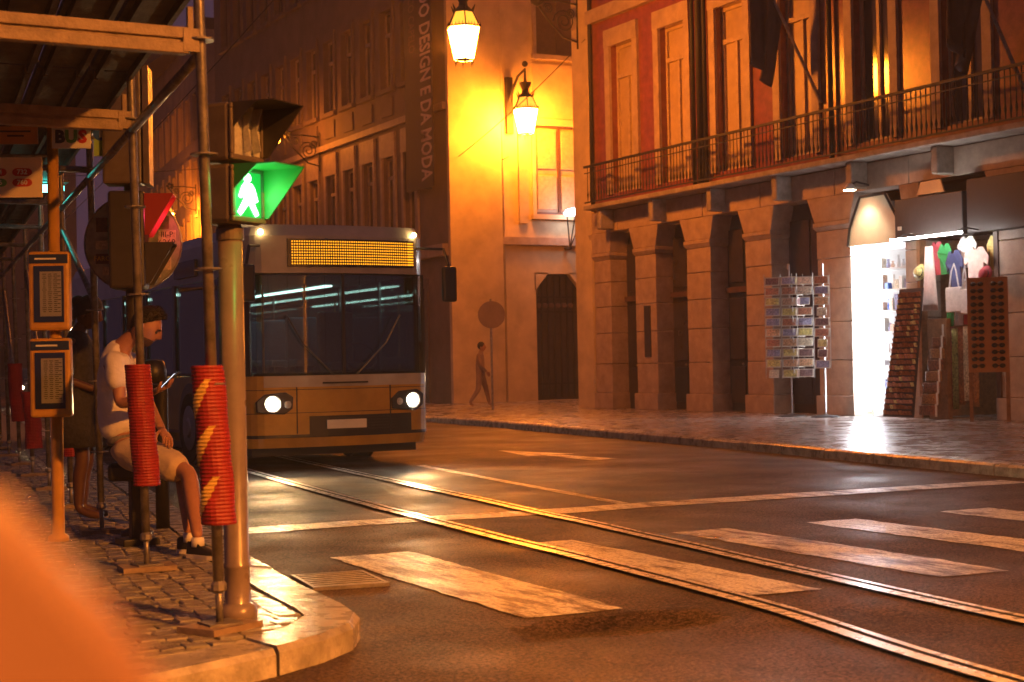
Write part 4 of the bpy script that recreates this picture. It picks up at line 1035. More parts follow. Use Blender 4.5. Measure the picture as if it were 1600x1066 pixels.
def hoodbox(c, mt):
    m_ = MB()
    m_.hexa([c-e2*.11+e3*.14, c+e2*.11+e3*.14, c+e2*.11+e3*.15, c-e2*.11+e3*.15, c-e2*.11+e3*.14+e1*.19, c+e2*.11+e3*.14+e1*.19, c+e2*.11+e3*.15+e1*.19, c-e2*.11+e3*.15+e1*.19])
    for sg in (-1, 1):
        m_.prism([(0, -.13), (.03, -.13), (.19, .14), (0, .14)], c+e2*sg*.11, e1, e3, e2, .008)
    return m_.build('hood', mt, lh)
hoodbox(lc+e3*.16, 'visor_red_glow'); hoodbox(lc-e3*.17, 'housing_dark')
lamp('red_glow', 'POINT', lc+e3*.18+e1*.09, .5, (1, .05, .08), SG2, .03)
dn = Vector((.42, .90, 0)).normalized(); du = Vector((dn.y, -dn.x, 0))
dc = s2+Vector((.03, .10, 2.02))
dk = MB().lathe([(.325, 0), (.33, .006), (.325, .012)], dc, 40, dn).build('round_sign', 'sign_back', SG2)
MB().tube([dc+dn*.006+du*.332*math.cos(t)+e3*.332*math.sin(t) for t in [i*math.pi/20 for i in range(41)]], .008, 6).build('sign_rim', 'galvanised', SG2)
for (a, b, ww, hh, mt) in ((-.20, .13, .05, .05, 'sticker_dark'), (-.21, -.01, .045, .03, 'sticker_light'), (-.185, -.105, .07, .035, 'sticker_dark'), (.20, .14, .05, .045, 'sticker_dark'), (.235, .03, .06, .055, 'sticker_light'), (.22, -.14, .04, .05, 'sticker_light'), (-.12, .05, .05, .13, 'sign_green'), (.10, -.2, .09, .04, 'sticker_light'), (-.15, -.19, .06, .03, 'sticker_light')):
    MB().obox(dc-dn*.003+du*a+e3*b, du, e3, dn, ww, hh, .002).build('sticker', mt, dk)
text('sticker_text', 'III-P', .055, dc-dn*.006+du*.235+e3*.055, du, e3, 'ink', dk)
text('sticker_text', '6269', .06, dc-dn*.006+du*.235+e3*.0, du, e3, 'ink', dk)
text('sticker_text', 'FAROFA', .045, dc-dn*.006+du*-.185+e3*-.105, du, e3, 'yellow_patch', dk)

# ------------------------------------------------------------------ bus stop post
BP = thing('bus_stop_post', 'yellow bus stop post with two timetable cases, BUS plate and route numbers', 'bus stop', (2.24, 10.72, .12))
bp = Vector((2.19, 10.80, .12)); b1_ = Vector((.93, -.36, 0)).normalized(); b2_ = Vector((-b1_.y, b1_.x, 0))  # b1_: right in the picture, b2_: away
MB().lathe([(.07, 0), (.07, .03), (.042, .05), (.038, 2.95)], bp+Vector((.02, 0, 0)), 14).build('post', 'yellow_case', BP, smooth=True)
for zc, hz, ttl in ((1.68, .265, True), (1.10, .265, False)):
    c = bp-b2_*.06+e3*zc
    cs = MB().obox(c, b1_, b2_, e3, .135, .05, hz).build('timetable_case', 'yellow_case', BP, bevel=.02)
    MB().obox(c-b2_*.051+e3*(hz-.05), b1_, b2_, e3, .125, .004, .03).build('case_header', 'navy', cs)
    MB().obox(c-b2_*.051-e3*.02, b1_, b2_, e3, .098, .004, .188).build('case_window', 'navy', cs)
    MB().obox(c-b2_*.056+b1_*.012-e3*.02, b1_, b2_, e3, .07, .002, .15).build('timetable', 'paper', cs)
    l_ = MB()
    for i in range(20):
        for cx_ in (-.028, .008, .044, .066)[:3+(i % 2)]: l_.obox(c-b2_*.0585+b1_*cx_+e3*(.112-.0132*i), b1_, b2_, e3, random.uniform(.007, .015), .0006, .0022)
    l_.build('timetable_lines', 'ink', cs)
    MB().obox(c-b2_*.064-e3*.02, b1_, b2_, e3, .097, .002, .186).build('case_glass', 'clear_glass', cs)
    MB().obox(c-b2_*.0555+e3*(hz-.05)-b1_*.02, b1_, b2_, e3, .07, .001, .006).build('header_line', 'sign_white', cs)
c = bp+b1_*.15+e3*2.72-b2_*.03
pl_ = MB().obox(c, b1_, b2_, e3, .128, .008, .075).build('bus_plate', 'sign_white', BP)
for ch, dx, mt in (('B', -.075, 'navy'), ('U', 0, 'sign_green'), ('S', .075, 'sign_red')):
    text('plate_letter', ch, .115, c-b2_*.010+b1_*dx, b1_, e3, mt, pl_, bold=.006)
c = bp+b1_*.35+e3*2.72
pl_ = MB().obox(c, b1_, b2_, e3, .058, .008, .125).build('stop_number_plate', 'sign_lime', BP)
MB().lathe([(.05, 0), (.05, .004)], c-b2_*.008+e3*.03-b1_*.01, 18, -b2_).build('blue_disc', 'sign_blue', pl_)
text('plate_number', '1', .08, c-b2_*.014+e3*.03-b1_*.01, b1_, e3, 'sign_white', pl_, bold=.004)
MB().tube([bp+e3*2.72+b1_*.02, bp+e3*2.72+b1_*.36], .012, 6).build('plate_arm', 'galvanised', BP)
c = bp-b1_*.28+e3*2.45-b2_*.03
pl_ = MB().obox(c, b1_, b2_, e3, .235, .008, .135).build('route_plate', 'sign_cream', BP)
for tx, dx, dz, mt in (('714', -.06, .035, 'sign_red'), ('732', .105, .035, 'sign_red'), ('736', -.06, -.035, 'sign_green'), ('760', .105, -.035, 'sign_red')):
    cc = c-b2_*.009+b1_*dx+e3*dz
    poly = [(.035*math.cos(t)+(.03 if math.cos(t) > 0 else -.03), .027*math.sin(t)) for t in [i*math.pi/8+.01 for i in range(16)]]
    MB().prism(poly, cc, b1_, e3, -b2_, .003).build('route_badge', mt, pl_)
    text('route_number', tx, .046, cc-b2_*.0045, b1_, e3, 'sign_white', pl_, bold=.001)
MB().tube([bp+e3*2.60, c+e3*.15+b2_*.03-b1_*.23], .012, 6).build('plate_arm', 'galvanised', BP)
c = bp-b1_*.29+e3*2.76-b2_*.03
pl_ = MB().obox(c, b1_, b2_, e3, .22, .006, .085).build('stop_name_plate', 'orange_plate', BP)
for dx, dz, ww in ((.0, .04, .05), (.075, 0, .10), (.075, -.03, .055)): MB().obox(c-b2_*.008+b1_*dx+e3*dz, b1_, b2_, e3, ww, .0006, .006).build('name_line', 'ink', pl_)
# teal fluorescent tube under the scaffold deck farther along
TT = thing('tube_light', 'teal fluorescent tube under the scaffold deck', 'lamp', (2.83, 14.3, 3.0))
MB().cyl((2.55, 14.42, 2.90), (3.0, 14.22, 2.90), .035, n=10).build('tube', 'teal_tube', TT)
MB().box(2.5, 3.05, 14.2, 14.45, 2.95, 2.975).build('tube_holder', 'housing_dark', TT)

# ------------------------------------------------------------------ litter bin post and leaning stool
BI = thing('bin_post', 'black domed bin on a post behind the seated man', 'litter bin', (3.02, 11.2, .12))
MB().lathe([(.05, 0), (.05, .5), (.052, 1.0), (.06, 1.03)], (3.03, 11.2, .12), 16).build('post', 'black_plastic', BI, smooth=True)
MB().lathe([(.06, 1.04), (.095, 1.05), (.10, 1.13), (.08, 1.2), (.02, 1.215)], (2.98, 11.22, .12), 18).build('dome', 'black_plastic', BI, smooth=True)
ST = thing('leaning_stool', 'black leaning stool under the seated man', 'stool', (2.60, 10.24, .12))
MB().box(2.555, 2.645, 10.195, 10.285, .15, .56).build('post', 'black_plastic', ST, bevel=.008)
MB().box(2.48, 2.72, 10.12, 10.36, .12, .165).build('base', 'black_plastic', ST, bevel=.008)
MB().hexa([Vector((2.60, 10.24, z))+e1*a*.17+e2*b*.13 for z in (.54, .66) for a, b in ((-1, -1), (1, -1), (1, 1), (-1, 1))]).build('seat', 'black_plastic', ST, bevel=.03)

# ------------------------------------------------------------------ people
def skin(name, pts, edges, material, parent=None, sub=2, root=0):
    me = bpy.data.meshes.new(name); me.from_pydata([p[0] for p in pts], edges, []); me.update()
    o = bpy.data.objects.new(name, me); COL.objects.link(o)
    o.modifiers.new('s', 'SKIN')
    for i, sv in enumerate(me.skin_vertices[0].data):
        r_ = pts[i][1]; sv.radius = r_ if isinstance(r_, tuple) else (r_, r_); sv.use_root = (i == root)
    m_ = o.modifiers.new('u', 'SUBSURF'); m_.levels = sub; m_.render_levels = sub
    dg_ = bpy.context.evaluated_depsgraph_get()
    nm = bpy.data.meshes.new_from_object(o.evaluated_get(dg_)); bpy.data.objects.remove(o)
    nm.materials.clear(); nm.materials.append(M[material]); nm.shade_smooth()
    ob = bpy.data.objects.new(name, nm); COL.objects.link(ob)
    if parent is not None: put_under(ob, parent)
    return ob
def crease(ob, amp, f, stretch=(1, 1, 1), seed=0):
    me = ob.data
    for v in me.vertices:
        p = Vector((v.co.x*f*stretch[0], v.co.y*f*stretch[1], v.co.z*f*stretch[2]+seed))
        k = noise.noise(p)*.6+(1-2*abs(noise.noise(p*1.7+Vector((3, 1, 7)))))*.5
        v.co += v.normal*amp*k
    me.update()
def merge_into(ob, mb):
    bm = bmesh.new(); bm.from_mesh(ob.data)
    me = mb.mesh('tmp'); bm.from_mesh(me); bm.to_mesh(ob.data); bm.free(); ob.data.shade_smooth()
def head_mesh(c, f, s, hs=1.0):
    """head surface with brow, nose, lips, chin and ears; f = facing"""
    c, f = Vector(c), Vector(f).normalized(); l = Vector((0, 0, 1)).cross(f).normalized(); u = f.cross(l)
    def loc(p): return c+(f*p[0]+l*p[1]+u*p[2])*hs
    n, m_ = 28, 20; vs = []; fs = []
    for i in range(m_+1):
        a = math.pi*i/m_
        for j in range(n):
            t = 2*math.pi*j/n; d = Vector((math.sin(a)*math.cos(t), math.sin(a)*math.sin(t), math.cos(a)))
            p = Vector((d.x*.098, d.y*.076, d.z*.122))
            if d.z < 0: p.x *= 1-.18*(-d.z)*(1 if d.x < 0 else .25); p.y *= 1-.30*(-d.z)
            G = lambda yy, zz, wy, wz: math.exp(-((d.y-yy)/wy)**2-((d.z-zz)/wz)**2) if d.x > 0 else 0
            p.x += .026*G(0, -.16, .13, .16)+.012*G(0, .05, .12, .2)+.010*G(0, -.52, .25, .07)+.014*G(0, -.82, .35, .13)+.006*G(0, .22, .6, .08)
            p.x -= .012*G(.36, .04, .17, .1)+.012*G(-.36, .04, .17, .1)
            vs.append(loc(p))
    for i in range(m_):
        for j in range(n): fs.append((i*n+j, (i+1)*n+j, (i+1)*n+(j+1) % n, i*n+(j+1) % n))
    mb = MB().add(vs, fs)
    rot = Matrix((f, l, u)).transposed()
    for sg in (-1, 1): mb.sphere(loc((-.012, sg*.076, -.012)), .022*hs, .010*hs, .034*hs, 10, 8, rot)
    return mb, loc, rot
def hand(mb, w, d, n, curl=.5, s=1.0, thumb=1):
    """palm, four fingers of different length and a thumb; d = pointing, n = back of the hand"""
    w, d, n = Vector(w), Vector(d).normalized(), Vector(n); n = (n-d*n.dot(d)).normalized(); sd = d.cross(n)
    pts = [w-d*.02*s, w+d*.03*s, w+d*.085*s]
    for k in range(2):
        pass
    vs = []; fs = []
    sec = [(-.02, .024, .02), (.015, .03, .018), (.05, .041, .016), (.088, .042, .013), (.096, .036, .008)]
    for (t, a, b) in sec:
        for j in range(12):
            q_ = 2*math.pi*j/12; vs.append(w+d*t*s+sd*math.cos(q_)*a*s+n*math.sin(q_)*b*s)
    for i in range(len(sec)-1):
        for j in range(12): fs.append((i*12+j, i*12+(j+1) % 12, (i+1)*12+(j+1) % 12, (i+1)*12+j))
    fs += [tuple(range(12)), tuple(48+j for j in range(12))]
    mb.add(vs, fs)
    for k, (o, L_) in enumerate(((-.030, .066), (-.010, .076), (.010, .070), (.029, .054))):
        p = w+d*.085*s+sd*o*s; dd = d.copy(); path = [p]
        for fr in (.45, .3, .25):
            ang = curl*(.9+.2*k/3); dd = (dd*math.cos(ang*.75)-n*math.sin(ang*.75)).normalized(); n2 = n; path.append(path[-1]+dd*L_*fr*s)
        mb.tube(path, [.0095*s, .009*s, .0085*s, .006*s], 8)
    p = w+d*.02*s+sd*-.028*s*thumb; path = [p, p+(d*.6-sd*.7*thumb-n*.2).normalized()*.035*s, p+(d*.85-sd*.62*thumb-n*.5).normalized()*.068*s, p+(d*1.0-sd*.35*thumb-n*.7).normalized()*.085*s]
    mb.tube(path, [.013*s, .011*s, .0095*s, .007*s], 8)

# --- seated man
SM_ = thing('person', 'man in white tee and beige shorts perched on the stool looking at a phone', 'person', (2.60, 10.2, .12))
J = dict(pel=(2.57, 10.21, .74), bel=(2.49, 10.235, .95), chs=(2.455, 10.215, 1.24), nkb=(2.49, 10.16, 1.40), nk=(2.545, 10.10, 1.47), hd=(2.605, 10.03, 1.545),
         shn=(2.43, 10.02, 1.325), eln=(2.425, 9.92, 1.04), wrn=(2.60, 9.73, 1.125), shf=(2.60, 10.36, 1.335), elf=(2.70, 10.30, 1.04), wrf=(2.725, 10.04, .865),
         hin=(2.535, 10.09, .725), knn=(2.77, 9.615, .615), ann=(2.712, 9.245, .235), hif=(2.62, 10.29, .735), knf=(2.80, 9.86, .625), anf=(2.745, 9.54, .235))
V = {k: Vector(v) for k, v in J.items()}
def mid(a, b, t=.5): return V[a]+(V[b]-V[a])*t
pts = [(V['pel'], .12), (V['bel'], .105), (V['chs'], .115), (V['nkb'], .075), (V['nk'], .052), (V['hd']-Vector((.02, -.02, .02)), .05),
       (V['shn'], .058), (V['eln'], .042), (mid('eln', 'wrn', .3), .042), (V['wrn'], .026),
       (V['shf'], .058), (V['elf'], .042), (V['wrf'], .026),
       (V['hin'], .09), (V['knn'], .056), (mid('knn', 'ann', .35), .055), (V['ann'], .034),
       (V['hif'], .09), (V['knf'], .056), (mid('knf', 'anf', .35), .055), (V['anf'], .034)]
ed_ = [(0, 1), (1, 2), (2, 3), (3, 4), (4, 5), (2, 6), (6, 7), (7, 8), (8, 9), (2, 10), (10, 11), (11, 12), (0, 13), (13, 14), (14, 15), (15, 16), (0, 17), (17, 18), (18, 19), (19, 20)]
body = skin('body', pts, ed_, 'skin', SM_)
hm, hl_, hr_ = head_mesh(V['hd']+Vector((.015, -.01, -.012)), (.78, -.42, -.50), 1)
hand(hm, V['wrn']+(V['wrn']-V['eln']).normalized()*.01, (V['wrn']-V['eln'])+Vector((.03, -.03, .02)), (.1, .3, -1), .55, 1.0, 1)
hand(hm, V['wrf'], (.10, -.9, -.55), (.3, -.2, 1), .5, 1.0, -1)
merge_into(body, hm)
# hair cap, short sides, and a short beard
hv = MB()
n, m_ = 26, 12; vs = []; fs = []
for i in range(m_+1):
    for j in range(n):
        t = 2*math.pi*j/n
        amax = 1.25 if math.cos(t) > .55 else (1.55 if math.cos(t) > 0 else 2.05)
        amax = .80+.40*(1-math.cos(t))+.17*(1-math.cos(t))**2
        amax = min(amax, 2.0); a = amax*i/m_
        top = 1.0+.13*max(0, math.cos(a))*(1+.8*max(0, math.cos(t)))+.035*noise.noise(Vector((math.cos(t)*6, math.sin(t)*6, a*5)))
        p = Vector((math.sin(a)*math.cos(t)*.105*top, math.sin(a)*math.sin(t)*.082, math.cos(a)*.129*top+.004)); vs.append(hl_(p))
for i in range(m_):
    for j in range(n): fs.append((i*n+j, (i+1)*n+j, (i+1)*n+(j+1) % n, i*n+(j+1) % n))
hv.add(vs, fs)
for q_ in range(520):
    t = random.uniform(0, 2*math.pi); am = min(2.0, .80+.40*(1-math.cos(t))+.17*(1-math.cos(t))**2); a = am*math.sqrt(random.random())
    d_ = Vector((math.sin(a)*math.cos(t), math.sin(a)*math.sin(t), math.cos(a)))
    L_ = .032*max(.25, math.cos(a*.75))*random.uniform(.6, 1.3)
    p0 = Vector((d_.x*.104, d_.y*.081, d_.z*.134+.004)); p1 = p0+(d_*.55+Vector((.7, random.uniform(-.3, .3), .35*math.cos(a)))).normalized()*L_
    hv.tube([hl_(p0), hl_(p1)], [.0035, .0008], 3, False)
hv.build('hair', 'hair', SM_, smooth=True)
bv = MB(); vs = []; fs = []
for i in range(6):
    for j in range(15):
        t = -1.45+2.9*j/14; a = 2.02+.13*i
        d = Vector((math.sin(a)*math.cos(t), math.sin(a)*math.sin(t), math.cos(a)))
        p = Vector((d.x*.1015, d.y*.0775*(1-.30*max(0, -d.z)), d.z*.1235)); p.x += .015*math.exp(-(d.y/.35)**2-((d.z+.82)/.2)**2)
        vs.append(hl_(p))
for i in range(5):
    for j in range(14): fs.append((i*15+j, i*15+j+1, (i+1)*15+j+1, (i+1)*15+j))
bo = bv.add(vs, fs).build('beard', 'stubble', SM_, smooth=True); s_ = bo.modifiers.new('t', 'SOLIDIFY'); s_.thickness = .003
for sg in (-1, 1):
    MB().sphere(hl_((.083, sg*.032, .006)), .012*.8, .013, .008, 8, 6, hr_).build('eye', 'ink', SM_, smooth=True)
    MB().tube([hl_((.100, sg*.014, .026)), hl_((.100, sg*.034, .032)), hl_((.086, sg*.055, .026))], [.004, .005, .003], 6).build('eyebrow', 'hair', SM_)
# tee: looser shell over the trunk with short wide sleeves
tp = [(mid('pel', 'bel', .22)+Vector((-.02, 0, .03)), (.152, .165)), (V['bel'], (.128, .145)), (mid('bel', 'chs', .55), .126), (V['chs']+Vector((0, 0, .01)), .126), (V['nkb']-Vector((.01, 0, .005)), .092), (V['nkb']+Vector((.02, -.025, .035)), .066),
      (V['shn']+Vector((.005, 0, .0)), .078), (mid('shn', 'eln', .35), .075), (mid('shn', 'eln', .68), .078), (V['shf'], .078), (mid('shf', 'elf', .65), .075)]
crease(skin('tee_shirt', tp, [(0, 1), (1, 2), (2, 3), (3, 4), (4, 5), (3, 6), (6, 7), (7, 8), (3, 9), (9, 10)], 'tee', SM_, sub=3), .016, 7, (1, 1, .75))
sp_ = [(V['pel']+Vector((-.02, .01, .06)), .130), (V['pel']+Vector((.01, -.01, -.01)), .142), (V['hin']+Vector((.01, -.03, 0)), .118), (mid('hin', 'knn', .45), .106), (mid('hin', 'knn', .92), .094), (V['hif']+Vector((.01, -.03, 0)), .118), (mid('hif', 'knf', .45), .106), (mid('hif', 'knf', .92), .092)]
crease(skin('shorts', sp_, [(0, 1), (1, 2), (2, 3), (3, 4), (1, 5), (5, 6), (6, 7)], 'shorts', SM_, sub=3), .012, 9, (1, .7, 1), 4)
skin('waistband', [(V['pel']+Vector((-.025, .012, .03)), .150), (V['pel']+Vector((-.03, .014, .075)), .152), (V['pel']+Vector((-.035, .016, .12)), .146)], [(0, 1), (1, 2)], 'boxers', SM_)
def shoe(an, toe, par):
    an, toe = Vector(an), Vector(toe); f = (toe-an); f.z = 0; f.normalize(); l = Vector((-f.y, f.x, 0)); b = Vector((an.x, an.y, .12))
    o = [(-.075, .030), (-.06, .040), (0, .038), (.07, .043), (.13, .046), (.175, .036), (.195, .012)]
    def ring(z, k, cut=0):
        out = [b+f*(x)+l*w_*k+Vector((0, 0, z)) for x, w_ in o]+[b+f*(x)-l*w_*k+Vector((0, 0, z)) for x, w_ in reversed(o)]
        return out
    r1_, r2_ = ring(.0, 1), ring(.026, 1.04); n_ = len(r1_)
    MB().add(r1_+r2_, [tuple(range(n_)), tuple(range(2*n_-1, n_-1, -1))]+[(i, (i+1) % n_, n_+(i+1) % n_, n_+i) for i in range(n_)]).build('shoe_sole', 'sole', par)
    hts = [.09, .105, .10, .07, .052, .042, .034]; hh = hts+hts[::-1]
    r3 = [p+Vector((0, 0, .026)) for p in ring(0, 1.0)]; r4 = []
    for i, p in enumerate(ring(0, .72)): r4.append(Vector((p.x, p.y, .12+hh[i])))
    MB().add(r3+r4, [tuple(range(n_)), tuple(range(2*n_-1, n_-1, -1))]+[(i, (i+1) % n_, n_+(i+1) % n_, n_+i) for i in range(n_)]).build('shoe', 'shoe', par, bevel=.008, smooth=True)
    MB().cyl((an.x, an.y, .19), (an.x, an.y, .245), .041, .038, 12).build('sock', 'sole', par, smooth=True)
shoe(V['ann'], V['ann']+Vector((.10, -.22, 0)), SM_); shoe(V['anf'], V['anf']+Vector((.16, -.16, 0)), SM_)
# phone in his hand
PH = thing('phone', 'glowing phone held by the seated man', 'phone', (2.69, 9.66, 1.17))
pd = (V['wrn']-V['eln']).normalized(); pc_ = V['wrn']+pd*.115+Vector((0, 0, .03)); pn = Vector((-.55, .35, .75)).normalized(); ps = pd.cross(pn).normalized(); pu = pn.cross(ps)
MB().obox(pc_, ps, pu, pn, .036, .072, .004).build('phone_body', 'black_plastic', PH, bevel=.003)
MB().obox(pc_+pn*.0048, ps, pu, pn, .032, .066, .0006).build('phone_screen', 'screen', PH)

# --- standing person in a dark patterned dress
SPN = thing('person', 'person in a dark patterned dress standing by the seated man', 'person', (2.70, 12.2, .12))
o = Vector((2.68, 12.2, .12)); fd = Vector((.85, -.53, 0)).normalized(); ld = Vector((-fd.y, fd.x, 0))
def sp3(f, l, z): return o+fd*f+ld*l+Vector((0, 0, z))
pts = [(sp3(0, 0, .90), .12), (sp3(-.02, 0, 1.08), .10), (sp3(-.03, 0, 1.30), .11), (sp3(-.01, 0, 1.44), .06), (sp3(.03, 0, 1.53), .05),
       (sp3(-.02, .17, 1.36), .05), (sp3(-.02, .22, 1.08), .038), (sp3(.16, .16, .98), .028), (sp3(-.02, -.17, 1.36), .05), (sp3(-.04, -.21, 1.08), .038), (sp3(.16, -.15, 1.0), .028),
       (sp3(0, .09, .84), .09), (sp3(.02, .09, .47), .055), (sp3(-.02, .09, .34), .056), (sp3(-.03, .09, .09), .036), (sp3(.08, .10, .05), .036), (sp3(.17, .10, .035), .025),
       (sp3(0, -.09, .84), .09), (sp3(.04, -.09, .47), .055), (sp3(.01, -.09, .34), .056), (sp3(0, -.09, .09), .036), (sp3(.11, -.10, .05), .036), (sp3(.20, -.10, .035), .025)]
bd_ = skin('body', pts, [(0, 1), (1, 2), (2, 3), (3, 4), (2, 5), (5, 6), (6, 7), (2, 8), (8, 9), (9, 10), (0, 11), (11, 12), (12, 13), (13, 14), (14, 15), (15, 16), (0, 17), (17, 18), (18, 19), (19, 20), (20, 21), (21, 22)], 'skin_dark', SPN)
hm, hl_, hr_ = head_mesh(sp3(.07, 0, 1.585), fd+Vector((0, 0, -.35)), 1)
hand(hm, sp3(.165, .155, .98), (.9, -.2, .15), (0, 0, 1), .6); hand(hm, sp3(.165, -.145, 1.0), (.9, .1, .15), (0, 0, 1), .6, 1, -1)
merge_into(bd_, hm)
hv = MB(); vs = []; fs = []; n, m_ = 22, 10
for i in range(m_+1):
    for j in range(n):
        t = 2*math.pi*j/n; a = min(2.15, 1.15+.55*(1-math.cos(t)))*i/m_; k = 1.12+.03*math.sin(t*7+a*9)
        vs.append(hl_((math.sin(a)*math.cos(t)*.104*k-.006, math.sin(a)*math.sin(t)*.084*k, math.cos(a)*.128*k)))
for i in range(m_):
    for j in range(n): fs.append((i*n+j, (i+1)*n+j, (i+1)*n+(j+1) % n, i*n+(j+1) % n))
hv.add(vs, fs); hv.sphere(hl_((-.10, 0, .05)), .06, n=12, m=8); hv.build('hair', 'hair', SPN, smooth=True)
dr = MB(); n = 28; prof = [(.565, .20, .26), (.75, .185, .24), (.92, .17, .22), (1.06, .135, .175), (1.2, .135, .185), (1.34, .12, .20), (1.40, .08, .14), (1.45, .062, .075)]
vs = []; fs = []
for i, (z, a, b) in enumerate(prof):
    for j in range(n):
        t = 2*math.pi*j/n; k = 1+(.06*math.sin(t*6+1)+.03*math.sin(t*11))*max(0, (1.0-z))*2
        vs.append(sp3(a*math.cos(t)*k-.015, b*math.sin(t)*k, z))
for i in range(len(prof)-1):
    for j in range(n): fs.append((i*n+j, i*n+(j+1) % n, (i+1)*n+(j+1) % n, (i+1)*n+j))
fs.append(tuple(range(n)))
dr.add(vs, fs); dr.build('dress', 'dress', SPN, smooth=True)
for l_ in (.17, -.17):
    sg = 1 if l_ > 0 else -1
    skin('dress_sleeve', [(sp3(-.02, sg*.15, 1.36), .066), (sp3(-.02, sg*.20, 1.22), .06), (sp3(-.03, sg*.22, 1.10), .058)], [(0, 1), (1, 2)], 'dress', SPN)

# --- pedestrian on the far pavement
WK = thing('person', 'pedestrian in dark clothes walking on the far pavement by the ochre corner', 'person', (18.5, 36.9, .12))
o = Vector((18.5, 36.9, .115)); fd = Vector((.75, -.66, 0)); ld = Vector((-fd.y, fd.x, 0))
pts = [(sp3(0, 0, .92), .13), (sp3(0, 0, 1.1), .12), (sp3(.01, 0, 1.32), .14), (sp3(.02, 0, 1.46), .06), (sp3(.03, 0, 1.53), .05),
       (sp3(0, .19, 1.38), .065), (sp3(-.10, .24, 1.10), .05), (sp3(.0, .24, .90), .035), (sp3(0, -.19, 1.38), .065), (sp3(.08, -.24, 1.10), .05), (sp3(.22, -.22, .94), .035),
       (sp3(0, .10, .86), .10), (sp3(.12, .10, .48), .07), (sp3(.20, .10, .10), .045), (sp3(.34, .10, .045), .035), (sp3(0, -.10, .86), .10), (sp3(-.04, -.10, .48), .07), (sp3(-.28, -.10, .14), .045), (sp3(-.17, -.10, .045), .035)]
bd_ = skin('body', pts, [(0, 1), (1, 2), (2, 3), (3, 4), (2, 5), (5, 6), (6, 7), (2, 8), (8, 9), (9, 10), (0, 11), (11, 12), (12, 13), (13, 14), (0, 15), (15, 16), (16, 17), (17, 18)], 'jacket', WK)
hm, hl_, hr_ = head_mesh(sp3(.05, 0, 1.60), fd, 1)
hm.build('head', 'skin', WK, smooth=True); MB().sphere(hl_((-.02, 0, .035)), .105, .088, .11, 14, 10, hr_).build('hair', 'hair', WK, smooth=True)
for w_, d_, n_ in ((sp3(.01, .24, .89), (.1, 0, -1), (0, 1, 0)), (sp3(.23, -.22, .93), (.6, 0, -.8), (0, -1, 0))):
    hh = MB(); hand(hh, w_, d_, n_, .5); hh.build('hand', 'skin', WK, smooth=True)
# round sign seen from behind on the far pavement
RS = thing('round_sign', 'dark back of a round road sign on the far pavement', 'road sign', (17.9, 35.1, .12))
MB().cyl((17.92, 35.1, .12), (17.92, 35.1, 2.9), .03, n=10).build('post', 'galvanised', RS)
MB().lathe([(.34, 0), (.345, .01), (.34, .02)], (17.92, 35.06, 2.5), 30, (.47, .88, 0)).build('plate', 'plaster_brown', RS)


# ------------------------------------------------------------------ bus at rest at the head of the lane
BUS = thing('bus', 'yellow city bus with lit headlights and amber display facing the crossing', 'bus', (7.2, 18.3, 0))
BX, BY, BL, BW = 7.22, 18.25, 9.8, 1.25
def outline(inset=0, rf=.32, rr=.2):
    x0, x1, y0, y1 = BX-BW+inset, BX+BW-inset, BY+inset, BY+BL-inset; out = []
    rf -= inset; rr -= inset
    bow = .10   # front bows out slightly
    for cx, cy, r_, a0 in ((x0+rf, y0+rf, rf, 180), (x1-rf, y0+rf, rf, 270), (x1-rr, y1-rr, rr, 0), (x0+rr, y1-rr, rr, 90)):
        for i in range(7):
            a = R(a0+90*i/6); out.append(Vector((cx+math.cos(a)*r_, cy+math.sin(a)*r_)))
        if a0 == 180:
            for i in range(1, 8):
                t = i/8; out.append(Vector((x0+rf+(x1-x0-2*rf)*t, y0-bow*math.sin(t*math.pi))))
    return out
def ring_band(poly0, poly1, z0, z1, closed=True):
    n_ = len(poly0); vs = [(p.x, p.y, z0) for p in poly0]+[(p.x, p.y, z1) for p in poly1]
    fs = [(i, (i+1) % n_, n_+(i+1) % n_, n_+i) for i in range(n_)]
    if closed: fs += [tuple(range(n_-1, -1, -1)), tuple(range(n_, 2*n_))]
    return vs, fs
O0, O1, O2 = outline(0), outline(.03), outline(.10)
b_ = MB(); b_.add(*ring_band(outline(.04), O0, .28, .42)); b_.add(*ring_band(O0, O0, .42, 1.16)); b_.build('lower_body', 'bus_yellow', BUS)
b_ = MB(); b_.add(*ring_band(O1, O1, 2.42, 2.88)); b_.add(*ring_band(O1, O2, 2.88, 3.02)); b_.build('roof', 'bus_white', BUS)
MB().add(*ring_band(outline(.002+(-.006)), outline(-.004), .40, .44, False)).build('rub_strip', 'bus_black', BUS)
def piece(i0, i1, z0, z1, ins, thick=.02, poly=None, shrink=0):
    A, Bp = outline(ins), outline(ins+thick); m_ = MB()
    for i in range(i0, i1):
        j = (i+1) % len(A)
        m_.hexa([(A[i].x, A[i].y, z0), (A[j].x, A[j].y, z0), (Bp[j].x, Bp[j].y, z0), (Bp[i].x, Bp[i].y, z0), (A[i].x, A[i].y, z1), (A[j].x, A[j].y, z1), (Bp[j].x, Bp[j].y, z1), (Bp[i].x, Bp[i].y, z1)])
    return m_
# windscreen over front and corners (outline indices 2..18), dark frame pillars
piece(3, 18, 1.18, 2.40, .02).build('windscreen', 'bus_glass', BUS)
piece(1, 3, 1.16, 2.42, .0, .05).build('front_pillar', 'bus_black', BUS); piece(18, 20, 1.16, 2.42, .0, .05).build('front_pillar', 'bus_black', BUS)
MB().box(BX-.02, BX+.02, BY-.09, BY-.05, 1.18, 2.41).build('windscreen_bar', 'bus_black', BUS)
